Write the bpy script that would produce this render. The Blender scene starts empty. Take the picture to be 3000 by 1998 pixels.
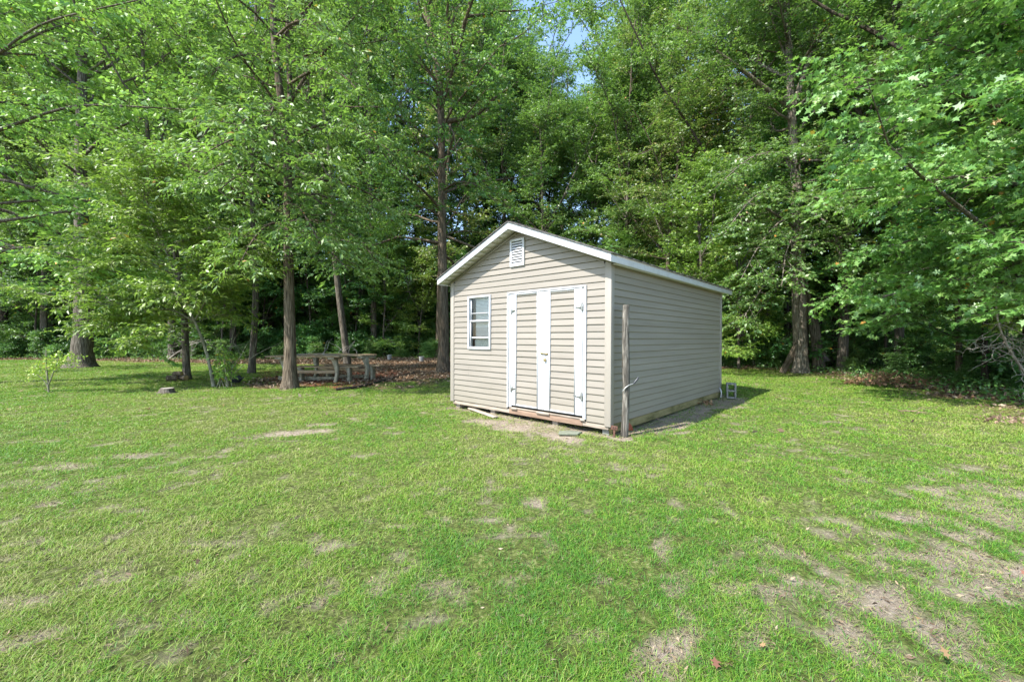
import bpy, math, random
import numpy as np
from mathutils import Vector, Matrix

# ------------------------------------------------------------ camera, world, sun
scene = bpy.context.scene
C = scene.collection
CAMH = 1.36
cam_data = bpy.data.cameras.new('camera')
cam_data.sensor_width = 36.0
cam_data.lens = 36 * 1203.1 / 3000
cam_data.clip_start = 0.05
cam_data.clip_end = 2000
cam = bpy.data.objects.new('camera', cam_data)
C.objects.link(cam)
cam.matrix_world = (Matrix.Translation((0, 0, CAMH)) @ Matrix.Rotation(math.pi / 2 - .008, 4, 'X')
                    @ Matrix.Rotation(.0035, 4, 'Z'))
scene.camera = cam

SUN_EL = math.radians(49)
SUN_TRAVEL = math.radians(36)            # the light travels towards this heading (from +X)
SUN_STRENGTH = 3.4
SKY_STRENGTH = 0.15
EXPOSURE = 1.72
sun_data = bpy.data.lights.new('sun', 'SUN')
sun_data.energy = SUN_STRENGTH
sun_data.angle = math.radians(.55)
sun_data.color = (1.0, .965, .90)
sun = bpy.data.objects.new('sun', sun_data)
C.objects.link(sun)
sun.location = (-30, -22, 42)
tv = Vector((math.cos(SUN_TRAVEL) * math.cos(SUN_EL), math.sin(SUN_TRAVEL) * math.cos(SUN_EL), -math.sin(SUN_EL)))
sun.rotation_euler = tv.to_track_quat('-Z', 'Y').to_euler()
world = bpy.data.worlds.new('World')
scene.world = world
world.use_nodes = True
wn = world.node_tree.nodes
sky = wn.new('ShaderNodeTexSky')
sky.sky_type = 'NISHITA'
sky.sun_disc = False
sky.sun_elevation = SUN_EL
sky.sun_rotation = math.atan2(-tv.x, -tv.y)
sky.air_density = 1.0
sky.dust_density = .6
sky.ozone_density = 1.0
world.node_tree.links.new(sky.outputs[0], wn['Background'].inputs[0])
wn['Background'].inputs[1].default_value = SKY_STRENGTH
scene.view_settings.view_transform = 'Standard'
scene.view_settings.look = 'None'
scene.view_settings.exposure = EXPOSURE
scene.view_settings.gamma = 1
scene.view_settings.use_curve_mapping = False
scene.cycles.max_bounces = 7
scene.cycles.transparent_max_bounces = 8
scene.cycles.diffuse_bounces = 4
scene.cycles.sample_clamp_indirect = 6

rng = np.random.default_rng(7)
random.seed(7)

# ------------------------------------------------------------ pixel -> place (only used to measure where things stand)
F = 1203.1


def ray(X, Y):
    xi, yi = X - 1500, Y - 999
    c, s = math.cos(.0035), math.sin(.0035)
    px = c * xi + s * yi
    py = -s * xi + c * yi
    return px, F * math.cos(.008) - py * math.sin(.008), -F * math.sin(.008) - py * math.cos(.008)


def G(X, Y):
    a, b, c = ray(X, Y)
    t = -CAMH / c
    return a * t, b * t


def AT(X, Y, d):
    a, b, c = ray(X, Y)
    t = d / b
    return np.array([a * t, d, CAMH + c * t])


# ------------------------------------------------------------ tagging
def tag(o, label=None, cat=None, group=None, kind=None):
    if label: o['label'] = label
    if cat: o['category'] = cat
    if group: o['group'] = group
    if kind: o['kind'] = kind
    return o


def empty(name, loc=(0, 0, 0), rz=0, label=None, cat=None, group=None):
    o = bpy.data.objects.new(name, None)
    C.objects.link(o)
    o.location = loc
    o.rotation_euler = (0, 0, rz)
    o.empty_display_size = .2
    return tag(o, label, cat, group)


# ------------------------------------------------------------ geometry collector
class Geo:
    def __init__(s):
        s.v = []
        s.f = {}
        s.n = 0
        s.tone = []

    def add(s, v, f, tone=None):
        v = np.asarray(v, float).reshape(-1, 3)
        if len(v) == 0: return
        if isinstance(f, np.ndarray):
            s.f.setdefault(f.shape[1], []).append(f + s.n)
        else:
            for q in f:
                s.f.setdefault(len(q), []).append(np.array([q]) + s.n)
        s.v.append(v)
        s.n += len(v)
        s.tone.append(np.full(len(v), .5) if tone is None else np.asarray(tone, float))

    def box(s, x0, y0, z0, x1, y1, z1, M=None, tone=None):
        v = np.array([(x, y, z) for z in (z0, z1) for y in (y0, y1) for x in (x0, x1)], float)
        if M is not None:
            v = v @ np.array(M.to_3x3()).T + np.array(M.translation)
        s.add(v, [(0, 2, 3, 1), (4, 5, 7, 6), (0, 1, 5, 4), (2, 6, 7, 3), (0, 4, 6, 2), (1, 3, 7, 5)])

    def prism(s, poly, a, b, axis='y'):
        # poly: list of 2-D points; extruded between a and b on the axis
        n = len(poly)
        v = []
        for t in (a, b):
            for (p, q) in poly:
                v.append((p, t, q) if axis == 'y' else ((t, p, q) if axis == 'x' else (p, q, t)))
        f = [tuple(range(n)), tuple(range(2 * n - 1, n - 1, -1))]
        for i in range(n):
            j = (i + 1) % n
            f.append((i, i + n, j + n, j))
        s.add(v, f)

    def tube(s, P, R, k=6, cap=True, wob=0.0, seed=0):
        P = np.asarray(P, float)
        R = np.asarray(R, float)
        m = len(P)
        T = np.gradient(P, axis=0)
        T /= np.linalg.norm(T, axis=1)[:, None] + 1e-9
        ref = np.array([1., 0, 0]) if abs(T[0, 0]) < .8 else np.array([0, 1., 0])
        A = np.cross(T, ref)
        A /= np.linalg.norm(A, axis=1)[:, None] + 1e-9
        B = np.cross(T, A)
        th = np.arange(k) / k * 2 * math.pi
        rr = R[:, None] * np.ones((1, k))
        if wob:
            r_ = np.random.default_rng(seed)
            ph = r_.random(4) * 6
            zz = np.arange(m)[:, None]
            rr = rr * (1 + wob * (np.sin(3 * th[None] + ph[0] + zz * .13) + .7 * np.sin(5 * th[None] + ph[1] - zz * .2)
                                  + .8 * np.sin(2 * th[None] + ph[2] + .37 * zz)))
        v = P[:, None] + rr[..., None] * (np.cos(th)[None, :, None] * A[:, None] + np.sin(th)[None, :, None] * B[:, None])
        i = np.arange(m - 1)[:, None] * k
        j = np.arange(k)[None]
        j2 = (j + 1) % k
        f = np.stack([i + j, i + j2, i + k + j2, i + k + j], -1).reshape(-1, 4)
        s.add(v.reshape(-1, 3), f)
        if cap:
            s.add(v[0], [tuple(range(k - 1, -1, -1))])
            s.add(v[-1], [tuple(range(k))])

    def mesh(s, name, mat, smooth=False, tone=False):
        me = bpy.data.meshes.new(name)
        V = np.concatenate(s.v) if s.v else np.zeros((0, 3))
        me.vertices.add(len(V))
        me.vertices.foreach_set('co', V.astype(np.float32).ravel())
        starts = []
        idx = []
        tot = 0
        for k, L in s.f.items():
            a = np.concatenate(L)
            starts.append(tot + np.arange(len(a)) * k)
            tot += a.size
            idx.append(a.ravel())
        idx = np.concatenate(idx).astype(np.int32)
        starts = np.concatenate(starts).astype(np.int32)
        me.loops.add(len(idx))
        me.loops.foreach_set('vertex_index', idx)
        me.polygons.add(len(starts))
        me.polygons.foreach_set('loop_start', starts)
        if smooth:
            me.polygons.foreach_set('use_smooth', np.ones(len(starts), bool))
        me.update(calc_edges=True)
        if tone:
            at = me.attributes.new('tone', 'FLOAT', 'POINT')
            at.data.foreach_set('value', np.concatenate(s.tone).astype(np.float32))
        me.materials.append(mat)
        return me

    def build(s, name, mat, parent=None, smooth=False, tone=False, bevel=0):
        o = bpy.data.objects.new(name, s.mesh(name, mat, smooth, tone))
        C.objects.link(o)
        if parent: o.parent = parent
        if bevel:
            b = o.modifiers.new('bevel', 'BEVEL')
            b.width = bevel
            b.segments = 2
            b.limit_method = 'ANGLE'
        return o


def copy_thing(o, loc, rz, sc, label=None, group=None, tilt=(0, 0)):
    r = o.copy()
    C.objects.link(r)
    r.location = loc
    r.rotation_euler = (tilt[0], tilt[1], rz)
    r.scale = sc
    if label: r['label'] = label
    if group: r['group'] = group
    for ch in list(o.children):
        c = ch.copy()
        C.objects.link(c)
        c.parent = r
    return r


# ------------------------------------------------------------ noise
def vnoise(x, y, seed=0):
    xi = np.floor(x).astype(np.int64)
    yi = np.floor(y).astype(np.int64)
    xf = x - xi
    yf = y - yi

    def h(a, b):
        n = (a * 374761393 + b * 668265263 + seed * 974634777) & 0xffffffff
        n = ((n ^ (n >> 13)) * 1274126177) & 0xffffffff
        return ((n ^ (n >> 16)) & 0xffff) / 65535.0
    u = xf * xf * (3 - 2 * xf)
    v = yf * yf * (3 - 2 * yf)
    return (h(xi, yi) * (1 - u) + h(xi + 1, yi) * u) * (1 - v) + (h(xi, yi + 1) * (1 - u) + h(xi + 1, yi + 1) * u) * v


def fbm(x, y, seed=0, o=4):
    r = 0
    a = 1
    t = 0
    for i in range(o):
        r = r + a * vnoise(x * 2 ** i + i * 17.3, y * 2 ** i - i * 9.1, seed + i)
        t += a
        a *= .55
    return r / t


def seg_dist(x, y, poly, closed=True):
    d = np.full(np.shape(x), 1e9)
    n = len(poly)
    for i in range(n if closed else n - 1):
        ax, ay = poly[i]
        bx, by = poly[(i + 1) % n]
        t = np.clip(((x - ax) * (bx - ax) + (y - ay) * (by - ay)) / ((bx - ax) ** 2 + (by - ay) ** 2), 0, 1)
        d = np.minimum(d, np.hypot(x - ax - t * (bx - ax), y - ay - t * (by - ay)))
    return d


def inside(x, y, poly):
    r = np.zeros(np.shape(x), bool)
    n = len(poly)
    for i in range(n):
        ax, ay = poly[i]
        bx, by = poly[(i + 1) % n]
        if ay == by: continue
        c = ((ay > y) != (by > y)) & (x < (bx - ax) * (y - ay) / (by - ay) + ax)
        r ^= c
    return r


LAWN = [(-60, -30), (-60, 24), (-31, 24.3), (-18, 22), (-14, 20.5), (-10, 20.5), (-7.4, 17.5), (-8.4, 13.2), (-7.6, 11.6), (-4, 11.6), (-2.6, 12.4),
        (-1.8, 14.5), (3, 17.2), (8, 18.5), (10.9, 18.2), (12.4, 15.2), (10.6, 10.9), (9.9, 8.2), (10.6, 5), (12, 2), (14, -8), (14, -30)]
WOODS = [(-60, 28), (-45, 27), (-31, 25.5), (-19, 24.5), (-10, 27), (-2, 28), (5, 25), (9, 21.5), (12, 19.5), (14.8, 15.5), (13.3, 11.5), (12.6, 8.5),
         (13.5, 5), (16, 0)]
SPARSE = [G(2300, 1500), G(2560, 1380), G(3050, 1330), (9, 3), G(3100, 2100), G(2050, 2100), G(1900, 1820), G(2050, 1650)]
SHED_C = (1.3875, 5.7883)
DV = np.array([math.cos(2.3984), math.sin(2.3984)])
SV = np.array([.6762, .7367])


def patches(x, y):
    """bare earth ellipses: (px X, px Y, half width, half depth in metres, heading)"""
    r = np.zeros(np.shape(x))
    for (X, Y, a, b, h, k) in [(1520, 1245, .95, .36, 2.45, 1), (1640, 1275, .55, .22, 2.3, .9), (1430, 1232, .6, .25, 2.5, .8),
                               (860, 1262, .75, .22, .35, .85), (940, 1240, .35, .14, .2, .8), (390, 1328, .35, .13, .1, .9), (190, 1360, .4, .2, .1, .7),
                               (30, 1410, .4, .2, .1, .6),
                               (640, 1355, .5, .2, 0, .3), (1280, 1405, .4, .1, 0, .45), (1500, 1340, .3, .12, 0, .5), (2160, 1190, .35, .15, .2, .8),
                               (1980, 1265, .35, .1, .4, .7), (1960, 1590, .25, .1, 1.2, .7), (1970, 1890, .2, .1, .5, .9), (1930, 1960, .2, .1, .5, .8),
                               (2530, 1760, .22, .06, -.9, .9), (2400, 1690, .3, .07, -.8, .8), (2720, 1800, .25, .06, -.8, .9), (2800, 1870, .2, .05, -.9, .9), (2860, 1640, .35, .1, -.7, .9),
                               (2950, 1700, .3, .1, -.7, .9), (2650, 1500, .4, .13, -.4, .7), (2900, 1480, .5, .16, -.3, .7), (2110, 1640, .3, .12, .3, .55), (2000, 1700, .25, .08, 1, .6),
                               (90, 1750, .25, .09, .3, .7), (300, 1690, .25, .09, .4, .65), (330, 1660, .2, .08, .3, .6), (100, 1850, .25, .07, .5, .9), (270, 1640, .2, .07, .2, .5), (420, 1560, .2, .07, .2, .5),
                               (1090, 1395, .3, .1, 0, .4), (1010, 1590, .2, .08, 0, .4), (760, 1650, .2, .06, 0, .35), (1350, 1690, .18, .06, .3, .35), (940, 1510, .25, .08, .9, .35),
                               (500, 1148, .8, .3, 0, .5), (620, 1165, 1.2, .4, 0, .45), (2600, 1390, .7, .3, 0, .35), (300, 1500, .5, .18, 0, .3)]:
        cx, cy = G(X, Y)
        c, s = math.cos(h), math.sin(h)
        u = ((x - cx) * c + (y - cy) * s) / a
        v = (-(x - cx) * s + (y - cy) * c) / b
        r = np.maximum(r, k * np.clip(1.5 - np.hypot(u, v), 0, 1))
    return r


def fields(x, y):
    x = np.asarray(x, float)
    y = np.asarray(y, float)
    ins = inside(x, y, LAWN)
    d = seg_dist(x, y, LAWN)
    sd = np.where(ins, d, -d)                                   # + on the lawn
    n1 = fbm(x * .9, y * .9, 3)
    n2 = fbm(x * 3.4 + 7, y * 3.4, 11)
    n3 = fbm(x * 8, y * 8, 19, 3)
    litter = np.clip(.5 - (sd + (n1 - .5) * 2.4 + (n2 - .5) * .9) / 1.1, 0, 1)
    sp = np.where(inside(x, y, SPARSE), 1, 0) * np.clip(seg_dist(x, y, SPARSE) / .9, 0, 1)
    lft = np.clip((-x - .4 * y - .6) / 2.5, 0, 1) * np.clip((4.2 - y) / 2, 0, 1)
    p = patches(x + (n2 - .5) * .4 + (n3 - .5) * .3, y + (n2 - .5) * .22 + (n3 - .5) * .16)
    bare = np.clip((p - .42) * 2.6 + (n3 - .5) * 1.3, 0, 1)
    thin = .264 + .165 * sp + .06 * lft                                  # how much of the area is thin
    q = .30 * n2 + .76 * n3 - .035 + .20 * (n1 - .5)
    bare = np.maximum(bare, np.clip((thin - .62 * q - .015) * 7, 0, 1) * .92)
    # strip of earth along the shed's side and under it
    rx, ry = x - SHED_C[0], y - SHED_C[1]
    u = rx * DV[0] + ry * DV[1]
    v = rx * SV[0] + ry * SV[1]
    near = (u > -.55 - (n2 - .5) * .7 + .25 * np.clip(1.2 - v, 0, 1)) & (u < 3.55) & (v > -.12 - .2 * (n2 - .4)) & (v < 5.9 - .9 * n2)
    bare = np.where(near, np.maximum(bare, .95), bare)
    litter = np.where(near, 0, litter)
    return sd, litter, bare, n1, n2, n3


# ------------------------------------------------------------ materials
def mat(name, col=(.5, .5, .5), rough=.8, metal=0, spec=.3):
    m = bpy.data.materials.new(name)
    m.use_nodes = True
    b = m.node_tree.nodes['Principled BSDF']
    b.inputs['Base Color'].default_value = (*col, 1)
    b.inputs['Roughness'].default_value = rough
    b.inputs['Metallic'].default_value = metal
    b.inputs['Specular IOR Level'].default_value = spec
    m.diffuse_color = (*col, 1)
    return m


def noisy(name, cols, scale=(5, 5, 5), rough=.8, bump=0, spec=.3, detail=6, coords='Object', dist=0, bscale=None, metal=0):
    """colour ramp driven by stretched noise, with bump"""
    m = mat(name, cols[0], rough, metal, spec)
    nt = m.node_tree
    b = nt.nodes['Principled BSDF']
    tc = nt.nodes.new('ShaderNodeTexCoord')
    mp = nt.nodes.new('ShaderNodeMapping')
    mp.inputs['Scale'].default_value = scale
    nt.links.new(tc.outputs[coords], mp.inputs[0])
    nz = nt.nodes.new('ShaderNodeTexNoise')
    nz.inputs['Scale'].default_value = 1
    nz.inputs['Detail'].default_value = detail
    nz.inputs['Roughness'].default_value = .62
    nz.inputs['Distortion'].default_value = dist
    nt.links.new(mp.outputs[0], nz.inputs['Vector'])
    cr = nt.nodes.new('ShaderNodeValToRGB')
    el = cr.color_ramp.elements
    n = len(cols)
    for i, c in enumerate(cols):
        pos = .3 + .4 * i / max(1, n - 1)
        if i < 2:
            el[i].position = pos
            el[i].color = (*c, 1)
        else:
            e = el.new(pos)
            e.color = (*c, 1)
    nt.links.new(nz.outputs[0], cr.inputs[0])
    nt.links.new(cr.outputs[0], b.inputs['Base Color'])
    if bump:
        bp = nt.nodes.new('ShaderNodeBump')
        bp.inputs['Strength'].default_value = 1
        bp.inputs['Distance'].default_value = bump
        src = nz
        if bscale:
            mp2 = nt.nodes.new('ShaderNodeMapping')
            mp2.inputs['Scale'].default_value = bscale
            nt.links.new(tc.outputs[coords], mp2.inputs[0])
            src = nt.nodes.new('ShaderNodeTexNoise')
            src.inputs['Scale'].default_value = 1
            src.inputs['Detail'].default_value = 5
            nt.links.new(mp2.outputs[0], src.inputs['Vector'])
        nt.links.new(src.outputs[0], bp.inputs['Height'])
        nt.links.new(bp.outputs[0], b.inputs['Normal'])
    return m


def ramp(nt, inp, stops):
    cr = nt.nodes.new('ShaderNodeValToRGB')
    el = cr.color_ramp.elements
    for i, (p, c) in enumerate(stops):
        if i < 2:
            el[i].position = p
            el[i].color = (*c, 1)
        else:
            e = el.new(p)
            e.color = (*c, 1)
    if inp is not None: nt.links.new(inp, cr.inputs[0])
    return cr.outputs[0]


def mixc(nt, fac, a, b):
    m = nt.nodes.new('ShaderNodeMix')
    m.data_type = 'RGBA'
    if isinstance(fac, float): m.inputs[0].default_value = fac
    else: nt.links.new(fac, m.inputs[0])
    for k, v in ((6, a), (7, b)):
        if isinstance(v, tuple): m.inputs[k].default_value = (*v, 1)
        else: nt.links.new(v, m.inputs[k])
    return m.outputs[2]


def leaf_mat(name, stops, rough=.5, spec=1.0, trans=.40, tcol=(.27, .50, .06), var=.25):
    """colour by the 'tone' of each leaf; each tree shifts a little in hue and value"""
    m = bpy.data.materials.new(name)
    m.use_nodes = True
    nt = m.node_tree
    b = nt.nodes['Principled BSDF']
    at = nt.nodes.new('ShaderNodeAttribute')
    at.attribute_name = 'tone'
    col = ramp(nt, at.outputs['Fac'], stops)
    oi = nt.nodes.new('ShaderNodeObjectInfo')
    hs = nt.nodes.new('ShaderNodeHueSaturation')
    mr = nt.nodes.new('ShaderNodeMapRange')
    mr.inputs[3].default_value = .5 - .014
    mr.inputs[4].default_value = .5 + .032
    nt.links.new(oi.outputs['Random'], mr.inputs[0])
    nt.links.new(mr.outputs[0], hs.inputs['Hue'])
    m2 = nt.nodes.new('ShaderNodeMath')
    m2.operation = 'MULTIPLY_ADD'
    m2.inputs[1].default_value = 7.31
    nt.links.new(oi.outputs['Random'], m2.inputs[0])
    fr = nt.nodes.new('ShaderNodeMath')
    fr.operation = 'FRACT'
    nt.links.new(m2.outputs[0], fr.inputs[0])
    mr2 = nt.nodes.new('ShaderNodeMapRange')
    mr2.inputs[3].default_value = 1 - var
    mr2.inputs[4].default_value = 1 + var
    nt.links.new(fr.outputs[0], mr2.inputs[0])
    nt.links.new(mr2.outputs[0], hs.inputs['Value'])
    nt.links.new(col, hs.inputs['Color'])
    nt.links.new(hs.outputs[0], b.inputs['Base Color'])
    b.inputs['Roughness'].default_value = rough
    b.inputs['Specular IOR Level'].default_value = spec
    tr = nt.nodes.new('ShaderNodeBsdfTranslucent')
    mt = mixc(nt, .55, hs.outputs[0], tcol)
    nt.links.new(mt, tr.inputs[0])
    mx = nt.nodes.new('ShaderNodeMixShader')
    mx.inputs[0].default_value = trans
    nt.links.new(b.outputs[0], mx.inputs[1])
    nt.links.new(tr.outputs[0], mx.inputs[2])
    nt.links.new(mx.outputs[0], nt.nodes['Material Output'].inputs[0])
    m.diffuse_color = (.1, .2, .04, 1)
    return m


M = {}
OR = (.55, .20, .03)
M['leaf_forest'] = leaf_mat('forest_leaf', [(0, (.045, .115, .030)), (.45, (.120, .225, .044)), (.85, (.25, .365, .080)), (.975, (.30, .37, .09)), (.99, OR)])
M['leaf_front'] = leaf_mat('maple_leaf', [(0, (.065, .145, .028)), (.45, (.195, .31, .050)), (.85, (.38, .50, .12)), (.985, (.34, .38, .08)), (.995, OR)])
M['leaf_oak'] = leaf_mat('oak_leaf', [(0, (.050, .14, .028)), (.45, (.135, .27, .046)), (.85, (.28, .43, .11)), (.985, (.27, .36, .09)), (.997, OR)])
M['leaf_yellow'] = leaf_mat('lime_leaf', [(0, (.12, .22, .025)), (.5, (.22, .35, .04)), (.9, (.36, .47, .07)), (.98, (.42, .40, .07)), (.99, OR)])
M['leaf_turn'] = leaf_mat('turning_leaf', [(0, (.08, .14, .03)), (.4, (.15, .22, .045)), (.7, (.27, .29, .07)), (.88, (.38, .31, .10)), (.96, (.40, .20, .07))])
M['leaf_shrub'] = leaf_mat('shrub_leaf', [(0, (.035, .105, .024)), (.5, (.080, .19, .038)), (.9, (.16, .29, .060)), (.985, (.26, .31, .07)), (.995, OR)])
M['bark'] = noisy('grey_bark', [(.026, .021, .017), (.105, .089, .070), (.23, .205, .168)], (30, 30, 3.0), .92, .03, .1, bscale=(34, 34, 4))
M['bark_brown'] = noisy('brown_bark', [(.024, .018, .013), (.105, .082, .058), (.22, .18, .135)], (30, 30, 3.0), .92, .03, .1, bscale=(34, 34, 3.4))
M['bark_pale'] = noisy('pale_bark', [(.10, .095, .06), (.19, .18, .12), (.28, .265, .19)], (9, 9, 5), .85, .006, .15)
M['bark_sunlit'] = noisy('sunlit_bark', [(.035, .029, .022), (.14, .12, .093), (.29, .26, .21)], (24, 24, 3.4), .92, .03, .1, bscale=(30, 30, 4))  # paler bark copy, dappled sunlight put into its colours
M['bark_dark'] = noisy('dark_bark', [(.022, .018, .014), (.055, .045, .035), (.11, .095, .075)], (20, 20, 3), .95, .02, .1)
M['deadwood'] = noisy('dead_wood', [(.22, .19, .16), (.38, .35, .31)], (10, 10, 10), .85, .002, .15)
M['siding'] = noisy('vinyl_siding', [(.212, .187, .158), (.238, .211, .179), (.262, .233, .199)], (.7, .7, 9), .5, .0012, .35, bscale=(2.2, 2.2, 30))
M['trim'] = noisy('white_vinyl', [(.40, .40, .40), (.47, .475, .49), (.50, .505, .525)], (5, 5, 2), .4, 0, .4)
M['trim_beige'] = noisy('beige_vinyl', [(.262, .234, .199), (.285, .256, .219)], (4, 4, 2), .5, 0, .35)
M['soffit'] = noisy('soffit_vinyl', [(.45, .43, .38), (.49, .47, .42)], (3, 3, 3), .5, 0, .3)
M['wood_grey'] = noisy('weathered_timber', [(.16, .13, .10), (.30, .25, .20), (.42, .37, .31)], (3, 30, 30), .9, .004, .1)
M['wood_orange'] = noisy('reddish_timber', [(.16, .105, .075), (.23, .155, .11), (.29, .21, .155)], (3, 30, 30), .8, .003, .2)
M['wood_green'] = noisy('mossy_timber', [(.09, .085, .035), (.20, .17, .08), (.27, .22, .12)], (3, 3, 12), .9, .004, .1)
M['plank_top'] = noisy('table_plank', [(.14, .10, .06), (.30, .22, .135), (.44, .35, .24)], (4, 26, 26), .85, .006, .15)
M['conc_pale'] = noisy('pale_painted_leg', [(.15, .135, .095), (.29, .265, .19), (.42, .39, .30)], (8, 8, 8), .85, .004, .15)
M['conc'] = noisy('grey_concrete', [(.13, .13, .115), (.20, .20, .18), (.26, .255, .23)], (40, 40, 40), .95, .003, .1)
M['metal'] = noisy('galvanised_metal', [(.28, .28, .27), (.42, .42, .40)], (20, 20, 20), .45, 0, .5, metal=.7)
M['brass'] = noisy('aged_brass', [(.30, .22, .10), (.45, .35, .18)], (30, 30, 30), .4, 0, .5, metal=.8)
M['rust'] = noisy('rusty_red_iron', [(.07, .032, .022), (.14, .075, .055)], (20, 20, 20), .85, .002, .2)
M['orange'] = mat('orange_plastic', (.22, .055, .025), .6)
M['black'] = noisy('black_plastic', [(.012, .013, .018), (.035, .038, .048)], (6, 6, 6), .35, .01, .5)
M['dark'] = mat('dark_interior', (.02, .02, .018), .9)
M['vent_shade'] = mat('vent_gap_shade', (.10, .10, .095), .8)  # sheet behind the louvres, coloured dark as the shade in their gaps
M['blind'] = mat('white_blind', (.80, .81, .82), .5)
M['screen'] = mat('ribbed_panel', (.55, .55, .50), .6)
M['bucket'] = mat('white_bucket', (.34, .35, .35), .6)
M['rock'] = noisy('pale_rock', [(.3, .29, .26), (.5, .48, .44)], (9, 9, 9), .9, .01, .1)
M['brick'] = noisy('red_clay', [(.26, .08, .05), (.40, .16, .10)], (20, 20, 20), .9, .003, .1)
M['cut'] = noisy('cut_log', [(.18, .11, .05), (.40, .28, .14)], (12, 12, 12), .85, .004, .1)

# faint splash dirt low on the vinyl
nt = M['siding'].node_tree
b = nt.nodes['Principled BSDF']
src = b.inputs['Base Color'].links[0].from_socket
tc = nt.nodes.new('ShaderNodeTexCoord')
sx = nt.nodes.new('ShaderNodeSeparateXYZ')
nt.links.new(tc.outputs['Object'], sx.inputs[0])
mr = nt.nodes.new('ShaderNodeMapRange')
mr.inputs[1].default_value = .75
mr.inputs[2].default_value = .12
mr.inputs[3].default_value = -.12
mr.inputs[4].default_value = .60
nt.links.new(sx.outputs[2], mr.inputs[0])
nz_ = nt.nodes.new('ShaderNodeTexNoise')
nz_.inputs['Scale'].default_value = 3.5
nz_.inputs['Detail'].default_value = 8
nz_.inputs['Roughness'].default_value = .7
nt.links.new(tc.outputs['Object'], nz_.inputs[0])
ad = nt.nodes.new('ShaderNodeMath')
ad.operation = 'MULTIPLY'
ad.use_clamp = True
nt.links.new(mr.outputs[0], ad.inputs[0])
nt.links.new(nz_.outputs[0], ad.inputs[1])
nt.links.new(mixc(nt, ad.outputs[0], src, (.20, .175, .12)), b.inputs['Base Color'])

# roof shingles
m = noisy('asphalt_shingle', [(.05, .048, .045), (.11, .105, .10), (.17, .16, .15)], (14, 14, 14), .95, .004, .1)
M['shingle'] = m

# post: grey wood with dark streaks
M['post'] = noisy('weathered_post', [(.022, .02, .017), (.10, .09, .076), (.30, .275, .235)], (30, 30, 3.5), .9, .006, .1, dist=.4)

# glass
m = bpy.data.materials.new('window_glass')
m.use_nodes = True
nt = m.node_tree
nt.nodes.remove(nt.nodes['Principled BSDF'])
tb = nt.nodes.new('ShaderNodeBsdfTransparent')
tb.inputs[0].default_value = (.86, .9, .88, 1)
gb = nt.nodes.new('ShaderNodeBsdfGlossy')
gb.inputs['Roughness'].default_value = .02
fr = nt.nodes.new('ShaderNodeFresnel')
fr.inputs[0].default_value = 1.5
mx = nt.nodes.new('ShaderNodeMixShader')
nt.links.new(fr.outputs[0], mx.inputs[0])
nt.links.new(tb.outputs[0], mx.inputs[1])
nt.links.new(gb.outputs[0], mx.inputs[2])
nt.links.new(mx.outputs[0], nt.nodes['Material Output'].inputs[0])
M['glass'] = m

# ------------------------------------------------------------ ground sheet
gx = np.concatenate([[-400, -200, -120, -80, -60], np.arange(-45, -14, .5), np.arange(-14, -7, .12), np.arange(-7, 7, .05),
                     np.arange(7, 14, .12), np.arange(14, 45, .5), [50, 60, 80, 120, 200, 400]])
gy = np.concatenate([[-200, -100, -50, -20, -10, -5, -2], np.arange(-.5, 1.2, .3), np.arange(1.2, 8, .045), np.arange(8, 16, .1),
                     np.arange(16, 32, .3), np.arange(32, 60, 2), [80, 120, 200, 400]])
XX, YY = np.meshgrid(gx, gy)
SD, LIT, BARE, N1, N2, N3 = fields(XX, YY)
ZZ = (N1 - .5) * .05 + (N3 - .5) * .012 * (np.abs(XX) < 14)
ZZ = ZZ - .02 - BARE * .012 + LIT * .015
nx, ny = len(gx), len(gy)
ii = (np.arange(ny - 1)[:, None] * nx + np.arange(nx - 1)[None]).ravel()
g = Geo()
g.add(np.stack([XX, YY, ZZ], -1).reshape(-1, 3), np.stack([ii, ii + 1, ii + nx + 1, ii + nx], -1))


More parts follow.
